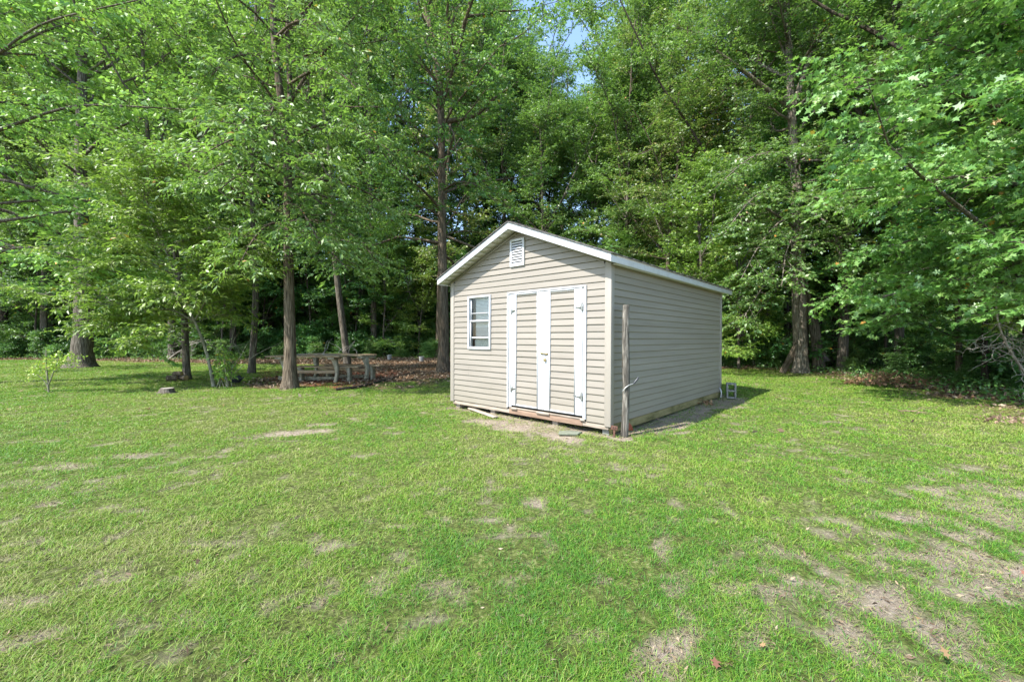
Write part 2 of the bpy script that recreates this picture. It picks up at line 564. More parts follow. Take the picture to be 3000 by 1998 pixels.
def ground_mat():
    m = bpy.data.materials.new('lawn_soil')
    m.use_nodes = True
    nt = m.node_tree
    b = nt.nodes['Principled BSDF']
    tc = nt.nodes.new('ShaderNodeTexCoord')

    def nz(scale, det=6, rough=.6, sc3=None, dist=0):
        n = nt.nodes.new('ShaderNodeTexNoise')
        n.inputs['Scale'].default_value = scale
        n.inputs['Detail'].default_value = det
        n.inputs['Roughness'].default_value = rough
        n.inputs['Distortion'].default_value = dist
        if sc3:
            mp = nt.nodes.new('ShaderNodeMapping')
            mp.inputs['Scale'].default_value = sc3
            nt.links.new(tc.outputs['Object'], mp.inputs[0])
            nt.links.new(mp.outputs[0], n.inputs[0])
        else:
            nt.links.new(tc.outputs['Object'], n.inputs[0])
        return n.outputs[0]

    def attr(n):
        a = nt.nodes.new('ShaderNodeAttribute')
        a.attribute_name = n
        return a.outputs['Fac']
    turf = ramp(nt, nz(30, 8, .75), [(.34, (.035, .035, .015)), (.46, (.075, .09, .025)), (.55, (.12, .16, .035)), (.66, (.27, .26, .12))])
    thatch = ramp(nt, nz(70, 8, .8, None, 1.5), [(.32, (.05, .038, .028)), (.44, (.17, .13, .098)), (.54, (.30, .245, .19)), (.66, (.50, .43, .36))])
    sand = ramp(nt, nz(24, 9, .8), [(.35, (.20, .15, .11)), (.5, (.32, .26, .20)), (.65, (.44, .37, .30))])
    soil = mixc(nt, ramp(nt, nz(3, 4), [(.42, (0, 0, 0)), (.6, (1, 1, 1))]), thatch, sand)
    vor = nt.nodes.new('ShaderNodeTexVoronoi')
    vor.inputs['Scale'].default_value = 16
    nt.links.new(tc.outputs['Object'], vor.inputs[0])
    litc = ramp(nt, vor.outputs['Color'], [(.1, (.035, .022, .014)), (.4, (.10, .055, .032)), (.65, (.19, .105, .06)), (.9, (.30, .19, .12))])
    lit2 = ramp(nt, nz(25, 6, .7), [(.35, (.06, .035, .022)), (.6, (.20, .12, .075))])
    litm = mixc(nt, .5, litc, lit2)
    c1 = mixc(nt, attr('bare'), turf, soil)
    c2 = mixc(nt, attr('litter'), c1, litm)
    red = ramp(nt, nz(40, 5, .7), [(.35, (.09, .028, .018)), (.6, (.25, .085, .055))])
    c3 = mixc(nt, attr('mulch'), c2, red)
    nt.links.new(c3, b.inputs['Base Color'])
    b.inputs['Roughness'].default_value = .95
    b.inputs['Specular IOR Level'].default_value = .1
    bp = nt.nodes.new('ShaderNodeBump')
    bp.inputs['Distance'].default_value = .02
    nt.links.new(nz(55, 8, .8), bp.inputs['Height'])
    nt.links.new(bp.outputs[0], b.inputs['Normal'])
    return m


ground = g.build('ground', ground_mat(), None, smooth=True)
tag(ground, kind='structure')
MULCH = [G(985, 1140), G(860, 1128), G(740, 1105), G(760, 1082), G(950, 1082), G(1130, 1078), G(1215, 1092), G(1130, 1118), G(1060, 1138)]
mul = np.where(inside(XX, YY, MULCH), np.clip(seg_dist(XX, YY, MULCH) / .25, 0, 1), 0) * np.clip(.35 + N2 * 1.0, 0, 1)
for nm, arr in (('bare', BARE), ('litter', LIT), ('mulch', mul)):
    a = ground.data.attributes.new(nm, 'FLOAT', 'POINT')
    a.data.foreach_set('value', arr.ravel().astype(np.float32))


# ------------------------------------------------------------ the shed
W, L = 3.5078, 5.1426
ang = math.atan2(-DV[1], -DV[0])
corner = np.array(SHED_C) + W * DV
shed = empty('shed', (corner[0], corner[1], 0), ang,
             'beige vinyl sided shed with white double doors and a gable roof', 'shed')
EO, FO, BO = .143, .2525, .35                 # eave, front and back overhang
ZAP, ZEV = 3.271, 2.501                       # top of the fascia at apex and eave
SL = (ZAP - ZEV) / (W / 2 + EO)
FB = .116
ZB = .130


def ztop(x): return ZAP - SL * abs(x - W / 2)


def zwall(x): return ztop(x) - FB - .022


def siding(g, xa, xb, za, zb, origin, y0=0, course=.1016, gable=False, flip=None, out=.010):
    """lap boards between xa..xb, za..zb; outward is -y. flip maps (x,y,z)->point"""
    if gable: zb = min(zb, ZAP - FB - .022 - .003)
    cuts = set([za, zb])
    k = math.floor((za - origin) / course)
    z = origin + k * course
    while z < zb + course:
        if za < z < zb: cuts.add(z)
        z += course
    zs = sorted(cuts)
    for a, b_ in zip(zs[:-1], zs[1:]):
        if b_ - a < 1e-4: continue
        c0 = origin + math.floor((a + 1e-6 - origin) / course) * course
        oj = out * (1 + .16 * math.sin(c0 * 71.3 + xa * 5))

        def off(z):
            t = (z - c0) / course
            return y0 - (oj * (1 - t) if t > .12 else oj * (.93 if t < .02 else 1.0) * (1 - t))
        levels = [a] + ([c0 + .12 * course] if a < c0 + .12 * course < b_ else []) + [b_]
        ends = []
        for z in levels:
            if gable:
                h = (ZAP - FB - .022 - z) / SL
                l, r = max(xa, W / 2 - h), min(xb, W / 2 + h)
            else: l, r = xa, xb
            ends.append((l, r))
        if any(r - l < .005 for l, r in ends): continue
        v = []
        for z, (l, r) in zip(levels, ends):
            v += [(l, off(z), z), (r, off(z), z)]
        f = [(2 * i, 2 * i + 1, 2 * i + 3, 2 * i + 2) for i in range(len(levels) - 1)]
        # underside of the lap
        if abs(a - c0) < 1e-4:
            l, r = ends[0]
            n = len(v)
            v += [(l, y0 + .001, a + .004), (r, y0 + .001, a + .004)]
            f.append((n, n + 1, 1, 0))
        v = np.array(v)
        if flip: v = np.array([flip(*p) for p in v])
        g.add(v, f)


WX0, WX1, WZ0, WZ1 = .505, 1.116, 1.145, 2.134     # window
DX0, DX1, DZ0, DZ1 = 1.529, 3.122, .159, 2.139     # door frame
CT = .085
g = Geo()
siding(g, CT, W - CT, DZ1, 3.2, ZB, gable=True)
siding(g, CT, WX0, ZB, DZ1, ZB)
siding(g, WX0, WX1, ZB, WZ0, ZB)
siding(g, WX0, WX1, WZ1, DZ1, ZB)
siding(g, WX1, DX0, ZB, DZ1, ZB)
siding(g, DX1, W - CT, ZB, DZ1, ZB)
g.build('front_wall', M['siding'], shed)
g = Geo()
siding(g, CT, L - CT, ZB, ztop(W) - FB + .01, ZB, flip=lambda x, y, z: (W - y, x, z))
g.build('side_wall', M['siding'], shed)
g = Geo()
siding(g, CT, L - CT, ZB, ztop(W) - FB + .01, ZB, flip=lambda x, y, z: (y, L - x, z))
g.build('side_wall', M['siding'], shed)
g = Geo()
siding(g, CT, W - CT, ZB, 3.2, ZB, gable=True, flip=lambda x, y, z: (W - x, L - y, z))
g.build('back_wall', M['siding'], shed)
# sheathing behind the boards, coloured near-black as interior shade, hollow, leaving the window open
g = Geo()
e = .012
zt = ztop(0) - FB - .02
g.box(e, e, ZB, WX0, .06, zt)
g.box(WX1, e, ZB, W - e, .06, zt)
g.box(WX0 + .0015, e + .002, ZB, WX1 - .0015, .058, WZ0 - .03)
g.box(WX0 + .0015, e + .002, WZ1 + .03, WX1 - .0015, .058, zt - .002)
g.box(e, .063, ZB, .06, L - e, zt - .003)
g.box(W - .06, .063, ZB, W - e, L - e, zt - .003)
g.box(.063, L - .06, ZB, W - .063, L - e, zt - .004)
g.box(.063, .063, ZB, W - .063, L - .063, ZB + .04)
g.prism([(.02, zt + .002), (W - .02, zt + .002), (W / 2, ZAP - FB - .045)], e, .055)
g.prism([(.02, zt + .002), (W - .02, zt + .002), (W / 2, ZAP - FB - .045)], L - .055, L - e)
g.build('inner_wall', M['dark'], shed)

# corner trims (outside posts): two faces each
for (cx_, cy_, sx, sy) in ((0, 0, 1, 1), (W, 0, -1, 1), (0, L, 1, -1), (W, L, -1, -1)):
    g = Geo()
    z0, z1 = ZB - .025, ztop(0) - FB - .004
    o_ = .02

    def rect(a, b, c, d):
        x0, x1 = sorted((cx_ + sx * a, cx_ + sx * b))
        y0, y1 = sorted((cy_ + sy * c, cy_ + sy * d))
        g.box(x0, y0, z0, x1, y1, z1)
    rect(-o_, CT - .018, -o_, .0005)
    rect(-o_ + .0005, .0, .0006, CT - .018)
    rect(CT - .018, CT, -.014, 0.0)
    rect(-.014, 0.0, CT - .018, CT)
    g.build('corner_trim', M['trim_beige'], shed, bevel=.003)

# floor beams below the siding
for xa, xb in ((.04, 1.56), (3.05, W - .03)):
    g = Geo()
    g.box(xa, .004, .055, xb, .05, .128)
    g.build('floor_beam', M['wood_grey'], shed, bevel=.004)
g = Geo()
g.box(1.561, .001, .050, 3.049, .05, .140)
g.build('floor_beam', M['wood_orange'], shed, bevel=.005)['label'] = 'reddish replaced beam under the doors'
g = Geo()
for x0, x1 in ((1.62, 1.75), (2.18, 2.44), (3.02, 3.10)):
    g.box(x0, -.022, .125, x1, .0, .165)
g.box(1.56, -.004, .1405, 3.09, .03, .168)
g.build('door_sill', M['wood_grey'], shed)
for xa, xb in ((W - .05, W - .006), (.006, .05)):
    g = Geo()
    g.box(xa, .06, .0, xb, L - .05, .127)
    g.build('floor_beam', M['wood_green'], shed, bevel=.004)
for x in (.12, 1.09, 2.5, 3.40):
    for y in (.06, 2.5, L - .2):
        g = Geo()
        g.box(x - .05, y, -.05, x + .055, y + .18, .0545)
        g.build('support_block', M['wood_grey'] if x < 3 else M['conc'], shed, bevel=.004)

# roof: two slopes of shingles in courses, on a deck
for sd_ in (-1, 1):
    g = Geo()
    run = W / 2 + EO + .025
    nC = 13
    y0, y1 = -FO - .02, L + BO + .02
    for k in range(nC):
        a = k / nC * run
        b_ = (k + 1) / nC * run
        za, zb = ZAP - SL * a + .006, ZAP - SL * b_ + .012
        # shingle tabs
        ya = y0
        j = 0
        while ya < y1 - .01:
            wd = .30 if not (j == 0 and k % 2) else .15
            yb = min(ya + wd, y1)
            dz = .004 * random.random()
            x_a, x_b = W / 2 + sd_ * a, W / 2 + sd_ * b_
            v = [(x_a, ya, za), (x_a, yb - .004, za), (x_b, yb - .004, zb + dz), (x_b, ya, zb + dz),
                 (x_a, ya, za - .012), (x_a, yb - .004, za - .012), (x_b, yb - .004, zb - .016), (x_b, ya, zb - .016)]
            g.add(v, [(0, 1, 2, 3), (7, 6, 5, 4), (0, 3, 7, 4), (1, 5, 6, 2), (2, 6, 7, 3), (0, 4, 5, 1)])
            ya = yb
            j += 1
    g.build('roof_slope', M['shingle'], shed)
g = Geo()
for k in range(20):
    ya = -FO - .022 + k * .29
    yb = min(ya + .31, L + BO + .022)
    if ya > yb: break
    h = .004 * (k % 2)
    g.add([(W / 2 - .13, ya, ZAP - SL * .13 + .020 + h), (W / 2, ya, ZAP + .026 + h), (W / 2 + .13, ya, ZAP - SL * .13 + .020 + h),
           (W / 2 - .13, yb, ZAP - SL * .13 + .020 + h), (W / 2, yb, ZAP + .026 + h), (W / 2 + .13, yb, ZAP - SL * .13 + .020 + h)],
          [(0, 1, 4, 3), (1, 2, 5, 4)])
g.build('ridge_cap', M['shingle'], shed)
# bare deck under the shingles
g = Geo()
xl, xr = -EO + .02, W + EO - .02
g.prism([(xl, ztop(xl) - .004), (W / 2, ZAP - .006), (xr, ztop(xr) - .004), (xr, ztop(xr) - .018), (W / 2, ZAP - .022), (xl, ztop(xl) - .018)],
        -FO + .024, L + BO - .024)
g.build('roof_deck', M['wood_grey'], shed)
# fascia boards: front two rakes, back two rakes, two eaves
for yy in (-FO, L + BO - .02):
    for a, b_ in ((-EO, W / 2 - .0008), (W / 2 + .0008, W + EO)):
        g = Geo()
        g.prism([(a, ztop(a) - FB), (b_, ztop(b_) - FB), (b_, ztop(b_) - .0035), (a, ztop(a) - .0035)], yy, yy + .02)
        g.build('fascia', M['trim'], shed, bevel=.002)
for xx in (-EO, W + EO - .02):
    g = Geo()
    g.box(xx, -FO + .0205, ZEV - FB, xx + .02, L + BO - .0205, ZEV - .004)
    g.build('fascia', M['trim'], shed, bevel=.002)
# soffit: sloping panels beneath the rakes, split by small grooves
for y0, y1 in ((-FO + .0215, -.001), (L + .001, L + BO - .0215)):
    g = Geo()
    n = 13
    for a, b_ in ((-EO + .021, W / 2), (W / 2, W + EO - .021)):
        for k in range(n):
            x0 = a + (b_ - a) * k / n + .002
            x1 = a + (b_ - a) * (k + 1) / n - .002
            z0, z1 = ztop(x0) - FB + .012, ztop(x1) - FB + .012
            g.prism([(x0, z0), (x1, z1), (x1, z1 + .008), (x0, z0 + .008)], y0, y1)
        z0, z1 = ztop(a) - FB + .0205, ztop(b_) - FB + .0205
        g.prism([(a, z0), (b_, z1), (b_, z1 + .006), (a, z0 + .006)], y0, y1)
    g.build('soffit', M['soffit'], shed)
g = Geo()
for x0, x1 in ((-EO + .021, -.001), (W + .001, W + EO - .021)):
    g.box(x0, .001, ZEV - FB + .004, x1, L - .001, ZEV - FB + .016)
g.build('soffit', M['soffit'], shed)
g = Geo()                                                     # J trim where the wall meets the soffit
for a, b_ in ((.0, W / 2), (W / 2, W)):
    g.prism([(a, ztop(a) - FB - .026), (b_, ztop(b_) - FB - .026), (b_, ztop(b_) - FB + .010), (a, ztop(a) - FB + .010)], -.024, -.0145)
g.build('gable_trim', M['trim_beige'], shed)

# door frame
g = Geo()
FR = .028
g.box(DX0, -.030, DZ0, DX0 + FR, -.001, DZ1)
g.box(DX1 - FR, -.030, DZ0, DX1, -.001, DZ1)
g.box(DX0 + FR, -.030, DZ1 - FR, DX1 - FR, -.001, DZ1)
g.box(DX0 + FR, -.012, DZ0 + .012, 1.622, -.0012, DZ1 - FR - .004)
g.box(3.056, -.012, DZ0 + .012, DX1 - FR, -.0012, DZ1 - FR - .004)
g.build('door_frame', M['trim'], shed, bevel=.0025)


def make_door(x0, x1, s0, s1, p0, p1, hx, hdir):
    """leaf x0..x1; stiles to p0 / from p1, siding panel p0..p1"""
    z0, z1 = .205, DZ1 - FR - .008
    g = Geo()
    y = -.006
    g.box(x0, y - .014, z0, p0, y + .008, z1)
    g.box(p1, y - .014, z0, x1, y + .008, z1)
    g.box(p0 + .0005, y - .0135, z0, p1 - .0005, y + .006, z0 + .026)
    g.box(p0 + .0005, y - .0135, z1 - .026, p1 - .0005, y + .006, z1)
    d = g.build('door', M['trim'], shed, bevel=.002)
    g = Geo()
    # raised channel round the panel
    t = .016
    g.box(p0 - t, y - .024, z0, p0, y - .0145, z1)
    g.box(p1, y - .024, z0, p1 + t, y - .0145, z1)
    g.box(p0, y - .024, z0 + .002, p1, y - .0142, z0 + .018)
    g.box(p0, y - .024, z1 - .018, p1, y - .0142, z1 - .002)
    g.build('panel_trim', M['trim'], d)
    g = Geo()
    siding(g, p0, p1, z0 + .026, z1 - .026, z0 + .02, y0=y, out=.011)
    g.build('siding_panel', M['siding'], d)
    hl = .105 if hdir > 0 else .15
    for hz in (1.822, .495):
        g = Geo()
        yy = y - .016
        g.box(hx - .019, yy - .006, hz - .058, hx + .019, yy, hz + .058)
        g.tube([(hx, yy - .008, hz - .06), (hx, yy - .008, hz + .06)], [.008, .008], 8)
        q = [(hx + hdir * .018, hz - .032), (hx + hdir * hl, hz - .008), (hx + hdir * hl, hz + .008), (hx + hdir * .018, hz + .032)]
        if hdir > 0: q = q[::-1]
        g.prism(q, yy - .005, yy - .0005)
        for k, (bx, bz) in enumerate(((hdir * .06, 0), (hdir * .10, 0), (-hdir * .010, .04), (-hdir * .010, -.04))):
            g.box(hx + bx - .005, yy - .0085, hz + bz - .005, hx + bx + .005, yy - .0055, hz + bz + .005)
        g.build('hinge', M['metal'], d)
    return d


d1 = make_door(1.626, 2.334, 0, 0, 1.742, 2.196, 1.632, 1)
d2 = make_door(2.338, 3.052, 0, 0, 2.464, 2.918, 3.050, -1)
g = Geo()
yl = -.022
g.box(2.28, yl - .012, 1.098, 2.325, yl, 1.125)
g.box(2.345, yl - .012, 1.090, 2.42, yl, 1.12)
g.tube([(2.27, yl - .016, 1.112), (2.41, yl - .016, 1.106)], [.007, .007], 8)
g.tube([(2.40, yl - .016, 1.106), (2.425, yl - .03, 1.10)], [.006, .006], 6)
g.build('latch', M['brass'], d2)
# the padlock hangs from the latch
pl = empty('padlock', tuple(np.append(corner, 0)), ang, 'small aged brass padlock hanging from the latch of the white doors', 'padlock')
g = Geo()
g.box(2.348, yl - .030, .985, 2.390, yl - .010, 1.030)
g.build('body', M['brass'], pl, bevel=.004)
g = Geo()
th = np.linspace(0, math.pi, 9)
P = [(2.356, yl - .020, 1.03)] + [(2.369 - .013 * math.cos(t), yl - .020, 1.085 + .016 * math.sin(t)) for t in th] + [(2.382, yl - .020, 1.03)]
g.tube(P, [.0035] * len(P), 6)
g.build('shackle', M['metal'], pl)

# window
g = Geo()
fw = .034
for (a, b_, c, d) in ((WX0, WX0 + fw, WZ0, WZ1), (WX1 - fw, WX1, WZ0, WZ1), (WX0 + fw, WX1 - fw, WZ0, WZ0 + fw + .006), (WX0 + fw, WX1 - fw, WZ1 - fw, WZ1)):
    g.box(a, -.032, c, b_, .0, d)
for (a, b_, c, d) in ((WX0 + .012, WX0 + fw + .006, WZ0 + .012, WZ1 - .012), (WX1 - fw - .006, WX1 - .012, WZ0 + .012, WZ1 - .012)):
    g.box(a, .001, c, b_, .075, d)
g.box(WX0 + fw + .007, .001, WZ1 - fw - .006, WX1 - fw - .007, .075, WZ1 - .02)
g.box(WX0 + fw + .007, .001, WZ0 + .02, WX1 - fw - .007, .075, WZ0 + fw + .01)
win = g.build('window', M['trim'], shed, bevel=.002)
g = Geo()
xi0, xi1 = WX0 + fw + .008, WX1 - fw - .008
g.box(xi0, -.010, 1.650, xi1, .020, 1.685)
g.box(xi0, .012, 1.806, xi1, .034, 1.820)
g.box(xi0, .012, 1.345, xi1, .034, 1.372)
g.box(xi0, -.006, 1.19, xi0 + .022, .010, 1.649)
g.box(xi1 - .022, -.006, 1.19, xi1, .010, 1.649)
g.box(xi0, .013, 1.686, xi0 + .018, .033, WZ1 - fw - .008)
g.box(xi1 - .018, .013, 1.686, xi1, .033, WZ1 - fw - .008)
g.build('sash', M['trim'], win)
g = Geo()
g.add([(xi0, .024, WZ0 + fw), (xi1, .024, WZ0 + fw), (xi1, .024, WZ1 - fw), (xi0, .024, WZ1 - fw)], [(0, 1, 2, 3)])
g.build('pane', M['glass'], win)
g = Geo()
z = 1.39
while z < 2.08:
    tilt = .0122 if z > 1.55 else .0085
    g.add([(xi0 + .05, .090, z - tilt), (xi1, .090, z - tilt), (xi1, .108, z + tilt), (xi0 + .05, .108, z + tilt)], [(0, 1, 2, 3)])
    z += .026 if z > 1.55 else .022
g.box(xi0 + .05, .088, 2.075, xi1, .11, 2.10)
g.build('blind', M['blind'], win)
g = Geo()
n = 9
for k in range(n):
    a = xi0 + .02 + (xi1 - xi0 - .02) * k / n
    b_ = xi0 + .02 + (xi1 - xi0 - .02) * (k + 1) / n
    g.add([(a, .10, 1.16), ((a + b_) / 2, .085, 1.16), (b_, .10, 1.16), (a, .10, 1.36), ((a + b_) / 2, .085, 1.36), (b_, .10, 1.36)],
          [(0, 1, 4, 3), (1, 2, 5, 4)])
g.build('curtain', M['screen'], win)

# gable vent
VX0, VX1, VZ0, VZ1 = 1.594, 1.914, 2.567, 3.032
g = Geo()
t = .038
for (a, b_, c, d) in ((VX0, VX0 + t, VZ0, VZ1), (VX1 - t, VX1, VZ0, VZ1), (VX0 + t, VX1 - t, VZ0, VZ0 + t), (VX0 + t, VX1 - t, VZ1 - t, VZ1)):
    g.box(a, -.034, c, b_, -.001, d)
vent = g.build('vent', M['trim'], shed, bevel=.003)
g = Geo()
n = 9
for k in range(n):
    z0 = VZ0 + t + (VZ1 - VZ0 - 2 * t) * k / n
    h = (VZ1 - VZ0 - 2 * t) / n
    g.add([(VX0 + t, -.0335, z0 + .001), (VX1 - t, -.0335, z0 + .001), (VX1 - t, -.0155, z0 + h * .66), (VX0 + t, -.0155, z0 + h * .66),
           (VX0 + t, -.0335, z0 - .003), (VX1 - t, -.0335, z0 - .003), (VX1 - t, -.0155, z0 + h * .60), (VX0 + t, -.0155, z0 + h * .60)],
          [(0, 1, 2, 3), (7, 6, 5, 4), (0, 4, 5, 1)])
g.build('louvre', M['trim'], vent)
g = Geo()
g.box(VX0 + t + .001, -.0148, VZ0 + t + .001, VX1 - t - .001, -.0128, VZ1 - t - .001)
g.build('vent_shade_backing', M['vent_shade'], vent)


# ------------------------------------------------------------ trees
def leaf_verts(P, D, S, r, kind='simple', droop=.35, updir=None):
    """P base points, D leaf axis, S length -> vertices (N,k,3)"""
    n = len(P)
    a = D + r.normal(0, .42, (n, 3))
    a[:, 2] -= droop
    a /= np.linalg.norm(a, axis=1)[:, None] + 1e-9
    up = r.normal(0, .75, (n, 3))
    up[:, 2] += 1
    s = np.cross(a, up)
    s /= np.linalg.norm(s, axis=1)[:, None] + 1e-9
    nn = np.cross(s, a)
    S = S[:, None]
    if kind == 'simple':
        prof = [(0, 0, 0), (.42, .27, .07), (1, 0, -.08), (.42, -.27, .07)]
    elif kind == 'long':
        prof = [(0, 0, 0), (.45, .17, .05), (1, 0, -.16), (.45, -.17, .05)]
    else:   # lobed
        prof = [(0, 0, 0), (.18, .10, .02), (.22, .36, .05), (.42, .13, .02), (.58, .46, .03), (.66, .14, 0), (1, 0, -.1),
                (.66, -.14, 0), (.58, -.46, .03), (.42, -.13, .02), (.22, -.36, .05), (.18, -.10, .02)]
    return np.stack([P + S * (p * a + q * s + h * nn) for p, q, h in prof], 1)


def smooth_path(pts, n):
    pts = np.asarray(pts, float)
    d = np.r_[0, np.cumsum(np.linalg.norm(np.diff(pts, axis=0), axis=1))]
    t = np.linspace(0, d[-1], n)
    # Catmull-ish: linear then smoothed
    q = np.stack([np.interp(t, d, pts[:, i]) for i in range(3)], 1)
    for _ in range(3):
        q[1:-1] = .25 * q[:-2] + .5 * q[1:-1] + .25 * q[2:]
    return q


def branch(p0, d0, length, n, r, curve=.0, wig=.12):
    """polyline starting at p0 going along d0, curving up (+) or down (-)"""
    P = [np.array(p0, float)]
    d = np.array(d0, float)
    d /= np.linalg.norm(d)
    st = length / (n - 1)
    for i in range(n - 1):
        d = d + r.normal(0, wig, 3)
        d[2] += curve
        d /= np.linalg.norm(d)
        P.append(P[-1] + d * st)
    return np.array(P)


def grow(seed, path, r0, r1, zlo=.3, n1=26, n2=9, n3=7, nl=10, R=3.5, leaf=.11, kind='simple', curve=.0, low_drop=-.05, shape=None, bias=None, flare=1.6,
         limbs=(), wob=.05, droop=.35, ztop_el=1.1, sides=10, spread=1.0, seglen=None, azr=None, twigr=.0035, tone_mu=.5, lowsc=1.0, leaders=4, lead_lo=.35):
    """returns (wood Geo, leaf Geo). path in metres; limbs = extra hand placed limbs [(points, r0, r1)]"""
    r = np.random.default_rng(seed)
    wood, leaves = Geo(), Geo()
    tr = smooth_path(path, 26)
    tt = np.linspace(0, 1, 26)
    rad = r0 + (r1 - r0) * tt ** .9
    rad = rad * (1 + (flare - 1) * np.exp(-(tr[:, 2] - tr[0, 2]) / .28))
    # extra rings near the ground for the flare
    ex = np.array([tr[0] - [0, 0, .12], tr[0] + (tr[1] - tr[0]) * .12, tr[0] + (tr[1] - tr[0]) * .35])
    TR = np.vstack([ex[0], tr[0], ex[1:], tr[1:]])
    zz = TR[:, 2] - tr[0, 2]
    RR = np.interp(np.clip(zz, 0, None), tr[:, 2] - tr[0, 2] if np.all(np.diff(tr[:, 2]) > 0) else np.linspace(0, 1, 26) * zz.max(), r0 + (r1 - r0) * tt ** .9)
    RR = RR * (1 + (flare - 1) * np.exp(-np.clip(zz, 0, None) / .25))
    wood.tube(TR, RR, sides, wob=wob, seed=seed)
    prim = []
    for (lp, a, b) in limbs:
        q = smooth_path(lp, 14)
        wood.tube(q, np.linspace(a, b, 14), 7, wob=.04, seed=seed + 3)
        prim.append((q, .18, 1.0))
    if shape is None: shape = lambda t: .55 + .9 * math.sin(math.pi * min(1, t * 1.02)) * .55 if t < .75 else 1.0 - (t - .75) * 2.2
    az = r.random() * 6.28
    Hh = tr[-1, 2] - tr[0, 2]
    stems = [(tr, zlo, 1.0)]
    for i in range(leaders):
        tp = lead_lo + (.88 - lead_lo) * (i + r.uniform(.1, .9)) / leaders
        f = tp * 25
        j = int(f)
        p = tr[j] + (tr[min(25, j + 1)] - tr[j]) * (f - j)
        a_ = az + i * 2.4 + r.uniform(-.6, .6)
        el = r.uniform(.75, 1.15)
        ln = (1 - tp) * Hh * r.uniform(.6, .95) + .12 * Hh
        q = branch(p, [math.cos(a_) * math.cos(el), math.sin(a_) * math.cos(el), math.sin(el)], ln, 26, r, curve=.02, wig=.06)
        rb = .55 * (r0 + (r1 - r0) * tp)
        wood.tube(q, np.linspace(rb, .02, 26), 6, cap=False, wob=.03, seed=seed + i)
        stems.append((q, .18, tp))
    n_tr = int(n1 * (1.0 if leaders == 0 else .55))
    for i in range(n1):
        if i < n_tr: (st, lo_, base_), ti_, nn_ = stems[0], i, n_tr
        else:
            (st, lo_, base_) = stems[1 + (i - n_tr) % leaders]
            ti_, nn_ = (i - n_tr) // leaders, max(1, -(-(n1 - n_tr) // leaders))
        t = min(.999, max(0, (ti_ + .5 + r.uniform(-.4, .4)) / nn_))
        tp = lo_ + (1 - lo_) * t * .985
        k = tp * 25
        j = int(k)
        p = st[j] + (st[min(25, j + 1)] - st[j]) * (k - j)
        t = min(1, max(0, (p[2] - tr[0, 2] - zlo * Hh) / ((1 - zlo) * Hh)))
        az += 2.4 + r.uniform(-.5, .5)
        if azr is not None:
            az_ = r.uniform(*azr)
        else: az_ = az
        ln = R * shape(t) * r.choice([.45, .7, 1.0, 1.2]) * r.uniform(.8, 1.1) * (lowsc if t < .2 else 1) * (1 if i < n_tr else .7)
        el = low_drop + (ztop_el - low_drop) * t ** 1.1 + r.normal(.12, .30)
        d = np.array([math.cos(az_) * math.cos(el), math.sin(az_) * math.cos(el), math.sin(el)])
        if bias is not None:
            bb = np.array(bias)
            ln *= max(.35, 1 + d[:2] @ bb)
        q = branch(p, d, max(.4, ln), 7, r, curve=curve + r.uniform(-.05, .07), wig=.17)
        rb = max(.008, min(.35 * (r0 + (r1 - r0) * tp), .02 + .016 * ln))
        wood.tube(q, np.linspace(rb, .006, 7), 5, cap=False)
        prim.append((q, .15, 1.0))
    tw_p, tw_d, tw_l = [], [], []
    for (q, a0, a1) in prim:
        ln = np.linalg.norm(np.diff(q, axis=0), axis=1).sum()
        m2 = max(3, int(n2 * min(1.6, .4 + ln / R)))
        for k in range(m2):
            t = a0 + (a1 - a0) * (k + r.random()) / m2
            f = t * (len(q) - 1)
            j = min(len(q) - 2, int(f))
            p = q[j] + (q[j + 1] - q[j]) * (f - j)
            ax = q[j + 1] - q[j]
            ax /= np.linalg.norm(ax) + 1e-9
            sd_ = np.cross(ax, [0, 0, 1])
            sd_ /= np.linalg.norm(sd_) + 1e-9
            s_ = (1 if k % 2 else -1) * r.uniform(.5, 1.2)
            d = ax * r.uniform(.5, 1) + sd_ * s_ + np.array([0, 0, r.uniform(-.25, .35)])
            l2 = (seglen or .34 * R) * r.uniform(.55, 1.15) * (1.1 - .5 * t)
            b2 = branch(p, d, max(.25, l2), 5, r, curve=-.03, wig=.12)
            wood.tube(b2, np.linspace(max(.005, .007 + .004 * l2), .003, 5), 3, cap=False)
            m3 = max(2, int(n3 * r.uniform(.7, 1.3)))
            for w in range(m3 + 1):
                t3 = .15 + .85 * (w + r.random() * .5) / m3
                f = min(3.999, t3 * 4)
                jj = int(f)
                pp = b2[jj] + (b2[jj + 1] - b2[jj]) * (f - jj)
                a3 = b2[jj + 1] - b2[jj]
                a3 = a3 / (np.linalg.norm(a3) + 1e-9)
                s3 = np.cross(a3, [0, 0, 1])
                s3 /= np.linalg.norm(s3) + 1e-9
                d3 = a3 * r.uniform(.4, 1) + s3 * (1 if w % 2 else -1) * r.uniform(.3, 1.1) + np.array([0, 0, r.uniform(-.35, .3)])
                d3 /= np.linalg.norm(d3)
                tw_p.append(pp)
                tw_d.append(d3)
                tw_l.append(leaf * r.uniform(2.0, 4.6) * spread)
    tp_, td, tl = np.array(tw_p), np.array(tw_d), np.array(tw_l)
    # thin twigs as one batch of triangular prisms
    n = len(tp_)
    e_ = tp_ + td * tl[:, None]
    s1 = np.cross(td, [0.3, .2, .93])
    s1 /= np.linalg.norm(s1, axis=1)[:, None] + 1e-9
    s2 = np.cross(td, s1)
    ring = np.stack([s1, -.5 * s1 + .87 * s2, -.5 * s1 - .87 * s2], 1) * twigr
    V = np.concatenate([tp_[:, None] + ring, e_[:, None] + ring * .4], 1).reshape(-1, 3)
    o_ = (np.arange(n) * 6)[:, None]
    fs = np.concatenate([o_ + np.array([[a, (a + 1) % 3, (a + 1) % 3 + 3, a + 3]]) for a in range(3)])
